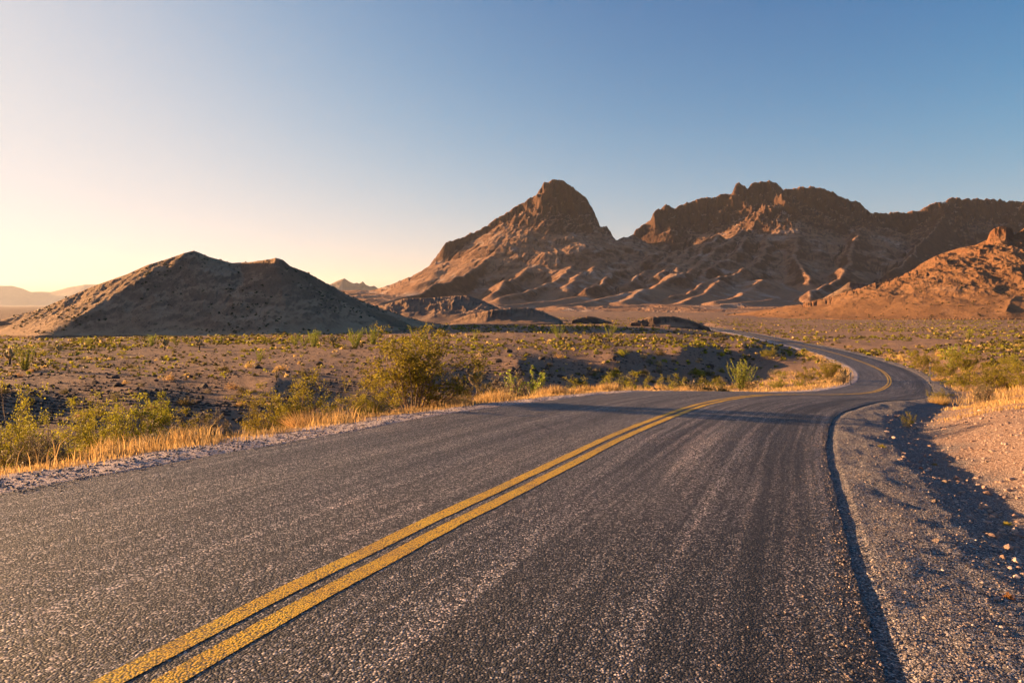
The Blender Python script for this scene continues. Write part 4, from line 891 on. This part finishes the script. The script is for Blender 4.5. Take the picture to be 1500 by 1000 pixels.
HX, HY, HZ, HB = hill_data; ok = np.argwhere((HZ - HB > .8)); ok = ok[g.choice(len(ok), 4500)]
x, y, z = (A_[ok[:, 0], ok[:, 1]] for A_ in (HX, HY, HZ)); keep = fbm(x, y, 17, 3, 93) > g.uniform(-.15, .35, len(x)); x, y, z = x[keep], y[keep], z[keep]
tag(obj('scrub', far_scrub(x, y, z, .25 + .75 * g.uniform(0, 1, len(x)) ** 2, M['darkscrub'], 'scrub', g)), 'sparse dark scrub dotting the slopes of the left hill', 'scrub', kind='stuff')

# ------------------------------------------------------------------ sky, sun, haze, view
w = bpy.data.worlds.new('World'); scene.world = w; w.use_nodes = True
bg = w.node_tree.nodes['Background']; sky = w.node_tree.nodes.new('ShaderNodeTexSky'); sky.sky_type = 'NISHITA'; sky.sun_disc = False
sky.sun_elevation = SUN_EL; sky.sun_rotation = SUN_AZ; sky.altitude = 600; sky.air_density = .6; sky.dust_density = 3.6; sky.ozone_density = .9
nt = w.node_tree; sc1 = nt.nodes.new('ShaderNodeVectorMath'); sc1.operation = 'SCALE'; sc1.inputs['Scale'].default_value = .1
ga = nt.nodes.new('ShaderNodeGamma'); ga.inputs[1].default_value = 1.75; hs = nt.nodes.new('ShaderNodeHueSaturation'); hs.inputs['Saturation'].default_value = 1.22
sc2 = nt.nodes.new('ShaderNodeVectorMath'); sc2.operation = 'MULTIPLY'; sc2.inputs[1].default_value = (19.5, 21.0, 22.5)
ad = nt.nodes.new('ShaderNodeVectorMath'); ad.operation = 'ADD'; ad.inputs[1].default_value = (1, 1, 1); dv = nt.nodes.new('ShaderNodeVectorMath'); dv.operation = 'DIVIDE'   # soft shoulder: the exposure keeps the bright side of the sky
sc3 = nt.nodes.new('ShaderNodeVectorMath'); sc3.operation = 'MULTIPLY'; sc3.inputs[1].default_value = (1.70, 1.77, 1.86)
nt.links.new(sky.outputs[0], sc1.inputs[0]); nt.links.new(sc1.outputs[0], ga.inputs[0]); nt.links.new(ga.outputs[0], hs.inputs['Color']); nt.links.new(hs.outputs[0], sc2.inputs[0])
nt.links.new(sc2.outputs[0], ad.inputs[0]); nt.links.new(sc2.outputs[0], dv.inputs[0]); nt.links.new(ad.outputs[0], dv.inputs[1]); nt.links.new(dv.outputs[0], sc3.inputs[0]); nt.links.new(sc3.outputs[0], bg.inputs[0]); bg.inputs[1].default_value = .10
sl = bpy.data.lights.new('sun', 'SUN'); sl.energy = 5.0; sl.angle = R(.5); sl.color = (1.0, .57, .25)
so_ = bpy.data.objects.new('sun', sl); COL.objects.link(so_)
sd = Vector((math.sin(SUN_AZ) * math.cos(SUN_EL), math.cos(SUN_AZ) * math.cos(SUN_EL), math.sin(SUN_EL)))
so_.rotation_euler = sd.to_track_quat('Z', 'Y').to_euler(); so_.location = (-60, 20, 40)
def haze():
    x0, x1, y0, y1, z0, z1 = -46000, 46000, -46000, 46000, float(GZ.min()) - 5, 1600
    V = np.array([(x, y, z) for z in (z0, z1) for y in (y0, y1) for x in (x0, x1)], float)
    Fq = np.array([(0, 2, 3, 1), (4, 5, 7, 6), (0, 1, 5, 4), (2, 6, 7, 3), (0, 4, 6, 2), (1, 3, 7, 5)])
    t = NT('haze_air'); pv = t.n('ShaderNodeVolumePrincipled'); pv.inputs['Color'].default_value = (.92, .94, 1, 1); pv.inputs['Density'].default_value = HAZE; pv.inputs['Anisotropy'].default_value = .2
    t.t.links.new(pv.outputs[0], t.out.inputs['Volume'])
    tag(obj('haze', mesh_np('haze', V, [Fq], [t.m], smooth=False)), kind='stuff')
HAZE = 1.7e-5
haze()
scene.view_settings.view_transform = 'Standard'; scene.view_settings.look = 'None'; scene.view_settings.exposure = 2.2; scene.view_settings.gamma = 1
cy = scene.cycles
cy.max_bounces = 5; cy.diffuse_bounces = 2; cy.glossy_bounces = 2; cy.transmission_bounces = 2; cy.transparent_max_bounces = 6; cy.volume_bounces = 0
cy.use_adaptive_sampling = True; cy.adaptive_threshold = .02; cy.caustics_reflective = False; cy.caustics_refractive = False
cy.use_denoising = True; cy.denoiser = 'OPENIMAGEDENOISE'; cy.denoising_input_passes = 'RGB_ALBEDO_NORMAL'; cy.denoising_prefilter = 'ACCURATE'
